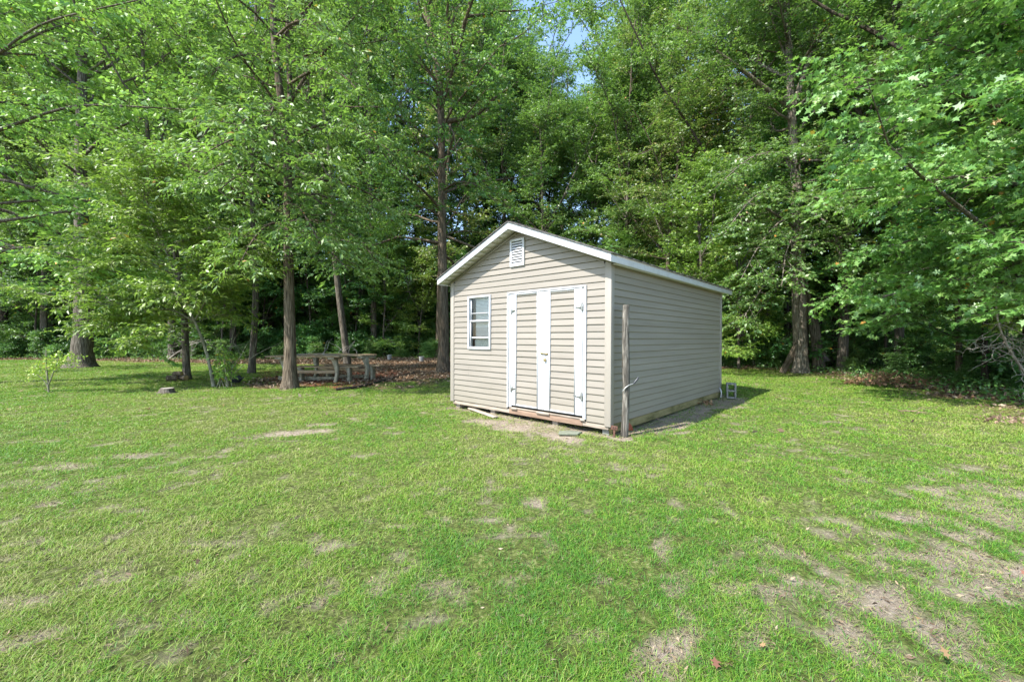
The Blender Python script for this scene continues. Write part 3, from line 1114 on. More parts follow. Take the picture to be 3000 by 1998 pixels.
    wood.add(V, fs)
    # leaves along the twigs
    N = n * nl
    ti = np.repeat(np.arange(n), nl)
    k = np.tile(np.arange(nl), n)
    t = (k + .4 + r.random(N) * .8) / nl
    P = tp_[ti] + td[ti] * (tl[ti] * t)[:, None]
    sdv = np.cross(td[ti], [0, 0, 1.])
    sdv /= np.linalg.norm(sdv, axis=1)[:, None] + 1e-9
    D = td[ti] * .7 + sdv * np.where(k % 2, 1, -1)[:, None] * .9
    D[k == nl - 1] = td[ti][k == nl - 1]
    S = leaf * r.uniform(.5, 1.35, N)
    V = leaf_verts(P, D, S, r, kind, droop)
    kk = V.shape[1]
    tone = np.clip(r.normal(tone_mu, .23, n)[ti] * .5 + r.random(N) * .5, 0, .97)
    rare = r.random(N) < .0035
    tone[rare] = 1.0
    F_ = (np.arange(N) * kk)[:, None] + np.arange(kk)[None]
    leaves.add(V.reshape(-1, 3), F_, np.repeat(tone, kk))
    return wood, leaves


def tree(name, loc, geos, bark, leafm, label, cat='tree', group=None, crown_name='crown', trunk_name='trunk'):
    o = empty(name, loc, 0, label, cat, group)
    geos[0].build(trunk_name, M[bark], o, smooth=True)
    geos[1].build(crown_name, M[leafm], o, tone=True)
    return o


def rel(pts):
    """absolute trunk points -> (base location, relative path)"""
    pts = [np.array(p, float) for p in pts]
    b = pts[0].copy()
    b[2] = 0
    return b, [p - b for p in pts]


def px_path(base, pts, depth=None):
    """trunk standing at ground pixel `base`, running through pixels seen at (nearly) the same depth"""
    x, y = G(*base)
    y0 = depth or y
    out = [np.array([x, y, 0.])] if depth is None else [np.array([(base[0] - 1500) / F * depth, depth, 0.])]
    for q in pts:
        d = y0 + (q[2] if len(q) > 2 else 0)
        out.append(AT(q[0], q[1], d))
    return out


flat = lambda t: 1.0 if t < .7 else 1.0 - (t - .7) * 1.6
# A: the forked tree in front of the tables
pA = px_path((850, 1135), [(852, 1050), (848, 900), (845, 760), (843, 600), (846, 480), (835, 345), (815, 250), (804, 150), (797, 0), (792, -250, .3), (800, -420, .6)])
b, p = rel(pA)
lim = [([x - b for x in [AT(846, 470, 11.05), AT(852, 380, 11.2), AT(850, 255, 11.4), AT(843, 120, 11.6), AT(835, -80, 12)]], .10, .03),
       ([x - b for x in [AT(806, 137, 11.1), AT(850, 80, 10.9), AT(925, -5, 10.6), AT(1000, -90, 10.4)]], .035, .012),
       ([x - b for x in [AT(850, 300, 11.3), AT(890, 230, 11.2), AT(950, 150, 11), AT(1005, 95, 10.8), AT(1060, 20, 10.6)]], .05, .015),
       ([x - b for x in [AT(845, 590, 11.05), AT(868, 568, 11), AT(900, 565, 10.9), AT(935, 590, 10.6), AT(985, 640, 10.2)]], .045, .012),
       ([x - b for x in [AT(810, 320, 11), AT(760, 315, 10.8), AT(700, 322, 10.5), AT(620, 310, 10.1), AT(560, 270, 9.8)]], .05, .015)]
for q_ in ([(846, 700), (900, 690, -.6), (960, 730, -1.2), (1020, 790, -1.6)], [(846, 650), (930, 640, -.3), (1040, 690, -.8), (1120, 780, -1.0)],
           [(846, 660), (790, 650, -.8), (740, 700, -1.4), (700, 780, -1.8)], [(846, 560), (950, 520, .6), (1080, 560, 1.0), (1170, 640, 1.2)],
           [(846, 520), (760, 470, -.6), (660, 470, -1.2), (560, 540, -1.6)], [(843, 420), (930, 360, -.8), (1040, 370, -1.6), (1140, 440, -2.0)],
           [(843, 600), (870, 600, -1), (900, 640, -1.8), (930, 700, -2.4)], [(843, 700), (880, 680, .9), (960, 690, 1.8), (1060, 760, 2.4)],
           [(835, 345), (820, 300, -1.2), (800, 310, -2.2), (780, 380, -2.8)], [(810, 200), (760, 160, -.8), (690, 160, -1.6), (620, 220, -2.0)],
           [(845, 250), (920, 200, -.8), (1000, 210, -1.6), (1060, 280, -2.0)], [(800, 120), (860, 60, -1.0), (940, 60, -1.8), (1010, 130, -2.2)],
           [(845, 500), (880, 450, -1.4), (930, 450, -2.2), (960, 520, -2.6)],
           [(843, 480), (780, 420, -1.2), (690, 400, -2.4), (600, 450, -3.2)], [(843, 440), (790, 360, -1.2), (740, 330, -2.4), (690, 380, -3.4)], [(845, 560), (790, 520, -1.2), (710, 500, -2.2), (640, 560, -2.9)]):
    lim.append(([AT(q[0], q[1], 11.05 + (q[2] if len(q) > 2 else 0)) - b for q in q_], .04, .01))
tree('forked_maple', b, grow(11, p, .155, .04, zlo=.30, n1=44, n2=11, n3=7, nl=9, R=4.0, leaf=.125, kind='long', leaders=2, lead_lo=.55, curve=-.01, low_drop=.18, limbs=lim, flare=1.55, seglen=1.2,
     shape=flat, ztop_el=.9, sides=14, wob=.035), 'bark_brown', 'leaf_front',
     'tall straight tree with a forked brown trunk in front of the picnic tables')
# B: the big dark trunk by the left lawn edge
pB = px_path((237, 1075), [(243, 1000), (246, 880), (240, 700), (235, 500), (240, 250), (245, 0), (250, -100)])
b, p = rel(pB)
tree('big_oak', b, grow(12, p, .36, .08, leaders=2, lead_lo=.6, zlo=.26, n1=34, n2=10, n3=7, nl=9, R=5.5, leaf=.15, kind='simple', curve=-.01, low_drop=-.05, flare=1.75, seglen=1.6, shape=flat, sides=16), 'bark', 'leaf_forest',
     'thickest grey trunk with flared roots at the left edge of the lawn')
# C: the trunk by the cut logs
pC = px_path((547, 1110), [(545, 1050), (543, 960), (535, 850), (520, 760), (505, 690), (470, 560), (448, 520), (430, 380), (420, 200), (410, 0)])
b, p = rel(pC)
tree('young_maple', b, grow(13, p, .11, .03, zlo=.24, n1=36, n2=8, n3=6, nl=9, R=3.6, leaf=.12, kind='simple', curve=-.02, low_drop=.0, flare=1.35, seglen=1.2, shape=flat), 'bark', 'leaf_front',
     'slim dark trunked tree beside the cut logs on the left lawn')
# D: leaning pale sapling
pD = px_path((626, 1130), [(615, 1070), (605, 1030), (590, 985), (572, 945), (545, 890), (515, 810), (490, 740, -.2), (465, 690, -.4), (420, 560, -.7)])
b, p = rel(pD)
lim = []
for q_ in ([(572, 945), (500, 900, -.2), (400, 920, -.4), (300, 935, -.6)], [(560, 920), (480, 850, -.4), (380, 850, -.7), (280, 870, -1.0)],
           [(570, 940), (620, 850, -.3), (700, 800, -.5), (790, 790, -.6)], [(545, 890), (600, 790, -.4), (680, 740, -.6), (760, 740, -.8)],
           [(515, 810), (430, 760, -.4), (330, 770, -.8), (230, 810, -1.0)], [(572, 945), (500, 950, -.5), (440, 980, -.8), (380, 1010, -1.0)],
           [(490, 740), (560, 680, -.3), (640, 660, -.5), (720, 690, -.7)], [(480, 720), (380, 680, -.3), (280, 690, -.5), (180, 730, -.7)]):
    lim.append(([AT(q[0], q[1], 11.4 + (q[2] if len(q) > 2 else 0)) - b for q in q_], .022, .006))
tree('leaning_sapling', b, grow(14, p, .045, .012, limbs=lim, leaders=0, zlo=.32, n1=22, n2=11, n3=6, nl=10, R=2.0, leaf=.13, kind='long', curve=-.05, low_drop=.15, flare=1.2, bias=(-.5, -.1), seglen=.8, shape=flat), 'bark_pale', 'leaf_yellow',
     'thin pale sapling leaning left with a broad spray of light green leaves')
# E
pE = px_path((737, 1092), [(740, 1040), (745, 960), (751, 890), (748, 800), (742, 720), (737, 560), (745, 300), (750, 0), (752, -150)])
b, p = rel(pE)
tree('slim_maple', b, grow(15, p, .12, .03, zlo=.32, n1=34, n2=8, n3=6, nl=8, R=3.6, leaf=.12, curve=-.02, low_drop=.0, flare=1.3, seglen=1.2, shape=flat), 'bark', 'leaf_forest',
     'slim slightly curved grey trunk standing left of the picnic tables')
# F
pF = px_path((1018, 1070), [(1012, 1000), (1003, 950), (994, 880), (975, 700), (975, 600), (970, 480), (950, 360), (940, 150), (945, -50)])
b, p = rel(pF)
tree('leaning_tree', b, grow(16, p, .17, .04, zlo=.30, n1=32, n2=8, n3=6, nl=8, R=3.6, leaf=.12, curve=-.01, low_drop=.0, flare=1.3, seglen=1.2, shape=flat), 'bark', 'leaf_forest',
     'grey trunk leaning slightly left behind the picnic tables')
# H: trunk left of the shed
pH = px_path((1298, 1091), [(1300, 1040), (1300, 950), (1298, 850), (1294, 700), (1295, 550), (1293, 400), (1293, 290), (1280, 150), (1240, 0), (1235, -200, .5)])
b, p = rel(pH)
lim = [([x - b for x in [AT(1295, 360, 16), AT(1350, 348, 16), AT(1400, 345, 15.8), AT(1430, 300, 15.6), AT(1520, 240, 15.4)]], .10, .03),
       ([x - b for x in [AT(1293, 270, 16), AT(1260, 210, 16), AT(1215, 180, 15.8), AT(1150, 110, 15.4)]], .07, .02)]
for q_ in ([(1294, 640), (1240, 600, -.8), (1180, 610, -1.4), (1130, 660, -1.8)], [(1295, 560), (1340, 530, -1.0), (1400, 540, -1.6), (1450, 590, -2.0)],
           [(1294, 480), (1230, 440, -.8), (1150, 440, -1.6), (1080, 500, -2.2)], [(1293, 400), (1300, 360, -1.4), (1330, 380, -2.4), (1340, 470, -3.0)],
           [(1293, 300), (1260, 240, -1.0), (1200, 250, -2.0), (1160, 330, -2.6)], [(1290, 240), (1340, 180, -1.0), (1420, 170, -1.8), (1480, 230, -2.2)],
           [(1280, 150), (1260, 90, -1.6), (1250, 110, -2.8), (1230, 180, -3.4)]):
    lim.append(([AT(q[0], q[1], 16 + (q[2] if len(q) > 2 else 0)) - b for q in q_], .045, .012))
tree('tall_oak', b, grow(17, p, .22, .07, leaders=3, lead_lo=.55, zlo=.24, n1=52, n2=9, n3=7, nl=9, R=4.8, leaf=.115, curve=-.01, low_drop=.12, limbs=lim, flare=1.5, seglen=1.5, shape=flat, sides=14), 'bark_brown', 'leaf_forest',
     'tall brown trunked tree just left of the shed wall')
# I: big oak right of the shed
pI = px_path((2345, 1092), [(2345, 1020), (2342, 930), (2338, 800), (2337, 640), (2333, 520), (2325, 420), (2318, 330), (2314, 200), (2305, 60), (2300, -150)])
b, p = rel(pI)
lim = [([x - b for x in [AT(2320, 320, 16.4), AT(2280, 285, 16.2), AT(2235, 255, 16), AT(2170, 200, 15.8), AT(2100, 150, 15.5)]], .12, .03),
       ([x - b for x in [AT(2325, 310, 16.4), AT(2345, 250, 16.4), AT(2370, 180, 16.4), AT(2385, 100, 16.4), AT(2400, -30, 16)]], .12, .03),
       ([x - b for x in [AT(2336, 780, 16.4), AT(2290, 750, 16.8), AT(2240, 690, 17), AT(2170, 630, 17), AT(2100, 590, 17)]], .11, .03)]
for q_ in ([(2337, 640), (2290, 640, -1.2), (2220, 720, -2.2), (2170, 820, -2.6)], [(2338, 700), (2330, 680, -1.4), (2300, 740, -2.4), (2290, 840, -2.8)],
           [(2337, 620), (2390, 620, -1.0), (2450, 690, -1.8), (2480, 790, -2.0)], [(2336, 560), (2270, 540, -1.0), (2190, 590, -2.0), (2120, 690, -2.4)],
           [(2333, 480), (2260, 440, -.8), (2180, 470, -1.6), (2110, 540, -2.0)], [(2338, 760), (2280, 780, -.8), (2220, 860, -1.6), (2180, 930, -2.0)],
           [(2333, 480), (2400, 440, -.8), (2470, 470, -1.6), (2530, 540, -2.0)]):
    lim.append(([AT(q[0], q[1], 16.4 + (q[2] if len(q) > 2 else 0)) - b for q in q_], .05, .012))
tree('large_oak', b, grow(18, p, .27, .08, leaders=2, lead_lo=.6, zlo=.28, n1=56, n2=17, n3=7, nl=9, R=4.6, leaf=.12, curve=-.02, low_drop=-.12, limbs=lim, flare=1.4, seglen=1.5, shape=flat, sides=16, tone_mu=.6), 'bark_sunlit', 'leaf_forest',
     'large oak with bark in dappled light right of the shed, branching high up')
# J, K
pJ = px_path((2400, 1066), [(2392, 990), (2378, 920), (2360, 850), (2345, 760, .3), (2380, 500, .6)], 17.8)
b, p = rel(pJ)
tree('leaning_oak', b, grow(19, p, .24, .06, zlo=.5, n1=22, n2=8, n3=6, nl=8, R=3.4, leaf=.12, flare=1.25, seglen=1.2, shape=flat), 'bark', 'leaf_forest',
     'grey trunk leaning left directly behind the large oak right of the shed')
pK = px_path((2467, 1078), [(2470, 1000), (2474, 900), (2490, 700), (2510, 520), (2520, 400), (2515, 100)], 17.4)
b, p = rel(pK)
tree('straight_oak', b, grow(20, p, .20, .06, zlo=.36, n1=30, n2=8, n3=6, nl=8, R=3.8, leaf=.12, flare=1.25, seglen=1.2, shape=flat), 'bark', 'leaf_forest',
     'straight grey trunk half hidden by leaves, second trunk right of the large oak')
# L slim right
pL = px_path((2810, 1116), [(2810, 1040), (2808, 950), (2804, 880), (2790, 700), (2780, 500)])
b, p = rel(pL)
tree('slender_tree', b, grow(21, p, .085, .03, zlo=.45, n1=22, n2=7, n3=6, nl=8, R=2.6, leaf=.12, flare=1.2, seglen=1.0, shape=flat), 'bark_brown', 'leaf_oak',
     'slender brown trunk in the dark gap at the far right, behind bare branches')
# near oak whose crown hangs in from the right
B0 = np.array([12.6, 9.4, 0])
lim = []
for (a, m_, e_, r_) in [((12.3, 9.4, 2.6), (10.2, 9.4, 2.8), (8.3, 9.2, 2.3), .04), ((12.3, 9.2, 4.6), (9.5, 8.6, 4.8), (6.6, 8.2, 4.3), .05),
                        ((12.4, 9.3, 3.4), (10.6, 8.1, 3.2), (8.4, 6.9, 3.0), .04), ((12.3, 9.4, 6.2), (9.5, 9.1, 6.9), (6.6, 8.8, 7.0), .05),
                        ((12.3, 9.2, 5.2), (10.2, 7.6, 5.6), (8.0, 6.3, 5.4), .04), ((12.3, 9.4, 7.6), (10, 8.4, 8.6), (7.4, 7.6, 8.9), .04),
                        ((12.3, 9.6, 3.0), (10.4, 10.4, 3.2), (8.6, 11, 2.5), .04), ((12.3, 9.6, 3.8), (10.6, 9.8, 4.0), (8.7, 10.2, 3.5), .04),
                        ((12.3, 9.6, 5.4), (10.2, 10.4, 6.0), (8.3, 10.4, 5.6), .04), ((12.4, 9.2, 2.7), (11.0, 8.0, 2.6), (9.2, 7.4, 1.9), .03),
                        ((12.3, 9.2, 6.6), (10.2, 7.2, 7.4), (7.9, 6.0, 7.4), .04), ((12.4, 9.2, 4.0), (10.6, 7.0, 4.3), (8.7, 5.9, 4.1), .04),
                        ((12.3, 9.6, 2.4), (11.2, 10.8, 2.5), (9.9, 11.4, 1.7), .03), ((12.4, 9.4, 8.4), (9.6, 9.0, 10), (7.0, 8.6, 10.8), .04)]:
    lim.append(([np.array(q) - B0 for q in (a, m_, e_)], r_, .015))
tree('overhanging_oak', B0, grow(22, [(0, 0, 0), (0, 0, 2), (-.1, 0, 4), (-.1, .1, 7), (-.3, .2, 10), (-.5, 0, 13)], .24, .06, zlo=.18, n1=50, n2=15, n3=7, nl=8, leaders=0,
     R=5.0, leaf=.142, kind='lobed', curve=-.03, low_drop=.0, limbs=lim, flare=1.4, seglen=1.15, shape=flat, droop=.45, bias=(-.25, -.1), ztop_el=.8, tone_mu=.6), 'bark', 'leaf_oak',
     'near oak with large lobed glossy leaves hanging in from the right edge')
# near tree whose crown hangs in from the left
B1 = np.array([-15.8, 11.5, 0])
lim = []
for (a, m_, e_, r_) in [((-15.6, 11.4, 3.2), (-13.2, 11.2, 3.9), (-10.3, 10.8, 3.0), .04), ((-15.6, 11.6, 4.4), (-12.4, 12.2, 5.2), (-9.0, 12.0, 4.3), .05),
                        ((-15.6, 11.5, 6.6), (-12.2, 11.4, 7.8), (-8.6, 11.0, 7.4), .05),
                        ((-15.6, 11.4, 8.0), (-12.2, 10.6, 9.4), (-9.0, 9.9, 9.4), .04), ((-15.6, 11.6, 2.9), (-14.0, 12.4, 4.2), (-12.0, 13.0, 3.4), .04),
                        ((-15.6, 11.6, 5.0), (-13, 13, 5.8), (-10.4, 13.6, 5.2), .04),
                        ((-15.6, 11.5, 9.4), (-13, 11.0, 11), (-9.6, 10.6, 11.8), .04)]:
    lim.append(([np.array(q) - B1 for q in (a, m_, e_)], r_, .015))
tree('overhanging_maple', B1, grow(23, [(0, 0, 0), (0, 0, 2), (.1, 0, 4), (.2, .1, 7), (.1, .2, 10), (0, 0, 13)], .24, .06, zlo=.33, n1=32, n2=11, n3=7, nl=8, leaders=0,
     R=5.6, leaf=.135, kind='simple', curve=-.03, low_drop=.02, limbs=lim, flare=1.4, seglen=1.2, shape=flat, droop=.4, bias=(.25, .0), ztop_el=.8, tone_mu=.6), 'bark', 'leaf_front',
     'near leafy tree whose bright crown hangs in from the left edge')

# ---- forest prototypes, copied through the woods
def proto(i, name, bark, lm, **k):
    H = k.pop('H')
    lean = k.pop('lean', .4)
    path = [(0, 0, 0), (lean * .1, 0, H * .25), (lean * .5, .2, H * .5), (lean, .1, H * .75), (lean * .8, -.1, H)]
    g_ = grow(100 + i, path, k.pop('r0', .16), .04, **k)
    return (name, g_[0].mesh('trunk', M[bark], True), g_[1].mesh('crown', M[lm], False, True))


PR = [proto(0, 'forest_tree', 'bark', 'leaf_forest', H=20, zlo=.17, n1=64, n2=10, n3=7, nl=9, R=3.9, leaf=.145, seglen=1.25, shape=flat, r0=.19, leaders=5),
      proto(1, 'forest_tree', 'bark_dark', 'leaf_forest', H=22, zlo=.22, n1=64, n2=10, n3=7, nl=9, R=4.0, leaf=.15, seglen=1.25, shape=flat, r0=.20, lean=-.9, leaders=6, lead_lo=.25),
      proto(2, 'forest_tree', 'bark_brown', 'leaf_turn', H=17, zlo=.22, n1=46, n2=9, n3=7, nl=8, R=3.6, leaf=.14, seglen=1.2, shape=flat, r0=.15, lean=1.1, leaders=4, lead_lo=.3),
      proto(3, 'young_tree', 'bark', 'leaf_yellow', H=8, zlo=.10, n1=34, n2=8, n3=6, nl=9, R=2.4, leaf=.13, seglen=.85, shape=flat, r0=.06, low_drop=.1, leaders=4, lead_lo=.15),
      proto(4, 'young_tree', 'bark_dark', 'leaf_shrub', H=9, zlo=.08, n1=38, n2=8, n3=6, nl=9, R=2.6, leaf=.13, seglen=.9, shape=flat, r0=.06, low_drop=.0, leaders=4, lead_lo=.15)]
SH = []
for i in range(3):
    r = np.random.default_rng(300 + i)
    wood, lv = Geo(), Geo()
    H = (1.5, 2.2, 1.1)[i]
    wl = [grow(310 + i * 10 + j, [(0, 0, 0), (r.uniform(-.2, .2), r.uniform(-.2, .2), H * .5), (r.uniform(-.6, .6), r.uniform(-.6, .6), H)], .016, .004, leaders=0,
               zlo=.08, n1=11, n2=4, n3=4, nl=8, R=.75, leaf=.10, seglen=.4, shape=flat, flare=1, twigr=.002, low_drop=.1, sides=5) for j in range(5)]
    for a, b_ in wl:
        for s_, d_ in ((a, wood), (b_, lv)):
            off = d_.n
            for k, Ls in s_.f.items():
                for arr in Ls: d_.f.setdefault(k, []).append(arr + off)
            d_.v += s_.v
            d_.tone += s_.tone
            d_.n += s_.n
    SH.append(('bush', wood.mesh('stem', M['bark_dark'], True), lv.mesh('foliage', M['leaf_shrub'], False, True)))


def plant(p, loc, rz, sc, label, cat, group, names=('trunk', 'crown')):
    o = empty(p[0], loc, rz, label, cat, group)
    o.scale = sc
    for me, nm in ((p[1], names[0]), (p[2], names[1])):
        c = bpy.data.objects.new(nm, me)
        C.objects.link(c)
        c.parent = o
    return o


r = np.random.default_rng(5)


def woods_depth(x, y):
    d = seg_dist(np.array([x]), np.array([y]), WOODS, False)[0]
    poly = WOODS + [(60, 0), (60, 90), (-60, 90)]
    return d if inside(np.array([x]), np.array([y]), poly)[0] else -d


PW = [(130, 'at the far left edge'), (330, 'behind the big flared trunk'), (520, 'left of the cut logs'), (680, 'behind the leaning pale sapling'), (830, 'left of the forked maple'),
      (980, 'right of the forked maple'), (1160, 'behind the picnic benches'), (1330, 'behind the brown trunk beside the shed'), (1480, 'over the left roof slope'),
      (1600, 'behind the roof peak'), (1750, 'over the right roof slope'), (1950, 'behind the long eave'), (2150, 'above the far end of the shed'),
      (2290, 'between shed and large oak'), (2420, 'behind the large oak'), (2560, 'right of the large oak'), (2720, 'left of the slender brown trunk'),
      (2880, 'behind the bare dead branches'), (9999, 'at the far right edge')]


def place_words(X):
    for a, w in PW:
        if X < a: return w


pts = []
tries = 0
while len(pts) < 98 and tries < 20000:
    tries += 1
    y = r.uniform(8, 50)
    x = r.uniform(-60, 55)
    if abs(x) > 1.33 * y + 3: continue
    dd = woods_depth(x, y)
    if dd < .3 or dd > 15.5: continue
    # leave the sky gap thinner above the shed
    if any(math.hypot(x - a, y - b_) < 3.0 for a, b_ in pts): continue
    pts.append((x, y))
for (x, y) in pts:
    dd = woods_depth(x, y)
    Xp = 1500 + F * x / y
    k = int(r.choice([0, 1, 2], p=[.5, .38, .12]))
    s = r.uniform(.85, 1.15)
    gap = 1500 < Xp < 1850
    if gap: s = max(.5, min(1.5, (1.36 + (.56 + .22 * abs(Xp - 1675) / 175) * y) / 23))
    elif dd > 10: s *= .95
    else: s *= max(.9, min(1.3, (1.36 + .76 * y) / 20.5))
    if 1850 < Xp < 2150 and r.random() < .5: k = 2
    nm = ('tall grey trunked leafy tree', 'tall dark trunked leafy tree', 'tall tree with leaves turning yellow')[k]
    row = 'front row' if dd < 5 else ('second row' if dd < 11 else 'deep in the woods')
    plant(PR[k], (x, y, -.03), r.uniform(0, 6.28), (s ** .6, s ** .6, s * r.uniform(.97, 1.1 if not gap else 1.0)), nm + (', ' + row + ', ').replace('deep in the woods', 'far in') + place_words(Xp), 'tree', nm.replace('tree', 'trees') + ' in the woods')
# two bright lime young trees over the far end of the roof
for (X, d_, s_, w_) in ((2040, 17.5, .98, 'bright lime green young tree rising over the far end of the roof'), (2165, 18.6, .85, 'bright lime green young tree just right of the long eave')):
    plant(PR[3], ((X - 1500) / F * d_, d_, -.03), X, (s_, s_, s_), w_, 'young tree', 'lime green young trees by the shed')
# understorey
pts2 = []
tries = 0
while len(pts2) < 84 and tries < 20000:
    tries += 1
    y = r.uniform(8, 40)
    x = r.uniform(-44, 40)
    if abs(x) > 1.3 * y + 1: continue
    dd = woods_depth(x, y)
    if dd < .2 or dd > 9: continue
    if any(math.hypot(x - a, y - b_) < 2.1 for a, b_ in pts2): continue
    pts2.append((x, y))
for (x, y) in pts2:
    Xp = 1500 + F * x / y
    k = 3 if (1900 < Xp < 2300 or r.random() < .22) else 4
    s = r.uniform(.7, 1.15)
    row = 'at the woods edge' if woods_depth(x, y) < 3.5 else 'inside the woods'
    plant(PR[k], (x, y, -.03), r.uniform(0, 6.28), (s, s, s), ('young light green tree ' if k == 3 else 'young dark green tree ') + row + ', ' + place_words(Xp),
          'young tree', 'young light green trees' if k == 3 else 'young dark green trees')
# bushes along the edge
pts3 = []
tries = 0
while len(pts3) < 175 and tries < 20000:
    tries += 1
    y = r.uniform(5, 34)
    x = r.uniform(-42, 34)
    if abs(x) > 1.3 * y + 1: continue
    dd = woods_depth(x, y)
    if dd < -.6 or dd > 5.5: continue
    if any(math.hypot(x - a, y - b_) < 1.05 for a, b_ in pts3): continue
    pts3.append((x, y))
for (x, y) in pts3:
    Xp = 1500 + F * x / y
    dd = woods_depth(x, y)
    s = r.uniform(.6, 1.15) * (1 if dd > .8 else .6) * (.7 if Xp > 2350 else 1)
    plant(SH[int(r.integers(0, 3))], (x, y, -.03), r.uniform(0, 6.28), (s, s, s), ('low green bush at the woods edge, ' if dd < 2 else 'low green bush deeper in, ') + place_words(Xp), 'bush',
          'bushes in the undergrowth', ('stem', 'foliage'))

# ---- low green ground cover at the woods edge, leaf litter
def scatter(n, test, xr, yr, r):
    x = r.uniform(*xr, n)
    y = r.uniform(*yr, n)
    k = (np.abs(x) < 1.33 * y + 1.5) & test(x, y, r)
    return x[k], y[k]


r = np.random.default_rng(77)


def t_cover(x, y, r):
    poly = WOODS + [(60, 0), (60, 90), (-60, 90)]
    ins = inside(x, y, poly)
    d = seg_dist(x, y, WOODS, False)
    s = np.where(ins, d, -d)
    nz = fbm(x * .7, y * .7, 41)
    right = np.clip((x - 8) / 3, 0, 1)
    return (s > -.6 - 1.2 * nz - 1.0 * right) & (s < 6) & (r.random(len(x)) < np.clip((nz - .3) * 3.2, .05, 1))


x, y = scatter(420000, t_cover, (-45, 40), (4, 34), r)
n = len(x)
P = np.stack([x, y, r.random(n) ** 2 * .38 * fbm(x * 1.5, y * 1.5, 8) * 1.6], 1)
D = r.normal(0, 1, (n, 3))
D[:, 2] = .3
V = leaf_verts(P, D, r.uniform(.05, .12, n), r, 'simple', .0)
g = Geo()
g.add(V.reshape(-1, 3), (np.arange(n) * 4)[:, None] + np.arange(4)[None], np.repeat(np.clip(r.normal(.5, .2, n), 0, .97), 4))
o = g.build('ground_cover', M['leaf_shrub'], None, tone=True)
tag(o, 'low green weeds and ivy covering the ground along the woods', 'ground cover', kind='stuff')

r = np.random.default_rng(78)
n = 230000
a_ = r.uniform(-1.0, 1.0, n)
d_ = r.uniform(50, 64, n)
x, y = np.sin(a_) * d_ * 1.15, np.cos(a_) * d_
hmax = 6 + 7 * fbm(a_ * 9, d_ * .1, 4)
P = np.stack([x, y, r.random(n) * hmax], 1)
D = r.normal(0, 1, (n, 3))
V = leaf_verts(P, D, r.uniform(.35, .75, n), r, 'simple', .2)
g = Geo()
g.add(V.reshape(-1, 3), (np.arange(n) * 4)[:, None] + np.arange(4)[None], np.repeat(np.clip(r.normal(.4, .2, n), 0, .97), 4))
o = g.build('distant_woods', M['leaf_forest'], None, tone=True)
tag(o, 'far green woods closing the view between the trunks', 'woods', kind='stuff')

M['litter'] = leaf_mat('fallen_leaf', [(0, (.06, .040, .026)), (.35, (.14, .095, .060)), (.7, (.25, .18, .12)), (.9, (.34, .27, .19)), (1, (.32, .17, .09))], rough=.7, spec=.2, trans=.12, tcol=(.3, .15, .05), var=0.0)


def t_lit(x, y, r):
    sd, lit, bare, n1, n2, n3 = fields(x, y)
    return (r.random(len(x)) < np.clip(lit * .62 + .0012, 0, 1)) & (sd > -9)


x, y = scatter(400000, t_lit, (-40, 30), (5, 32), r)
n = len(x)
P = np.stack([x, y, r.random(n) * .03 + .005], 1)
D = r.normal(0, 1, (n, 3))
D[:, 2] *= .25
V = leaf_verts(P, D, r.uniform(.05, .12, n), r, 'simple', .0)
g = Geo()
g.add(V.reshape(-1, 3), (np.arange(n) * 4)[:, None] + np.arange(4)[None], np.repeat(r.random(n), 4))
# crumbs, straw and bits of dead leaf on the worn spots
x = r.uniform(-1, 1, 260000)
y = 1.4 + 11 * r.random(260000) ** 1.6
x = x * (1.34 * y + 1.5)
sd, lit, bare, n1, n2, n3 = fields(x, y)
k = r.random(len(x)) < .01 + .22 * bare
x, y, n1 = x[k], y[k], n1[k]
n = len(x)
P = np.stack([x, y, (n1 - .5) * .05 - .022 + r.random(n) * .008], 1)
D = r.normal(0, 1, (n, 3))
D[:, 2] *= .2
V = leaf_verts(P, D, r.uniform(.008, .030, n) * r.choice([.6, 1, 1.5], n), r, 'long', .0)
g.add(V.reshape(-1, 3), (np.arange(n) * 4)[:, None] + np.arange(4)[None], np.repeat(r.random(n) ** .8 * .95, 4))
o = g.build('leaf_litter', M['litter'], None, tone=True)
tag(o, 'brown fallen leaves carpeting the ground under the trees', 'leaf litter', kind='stuff')

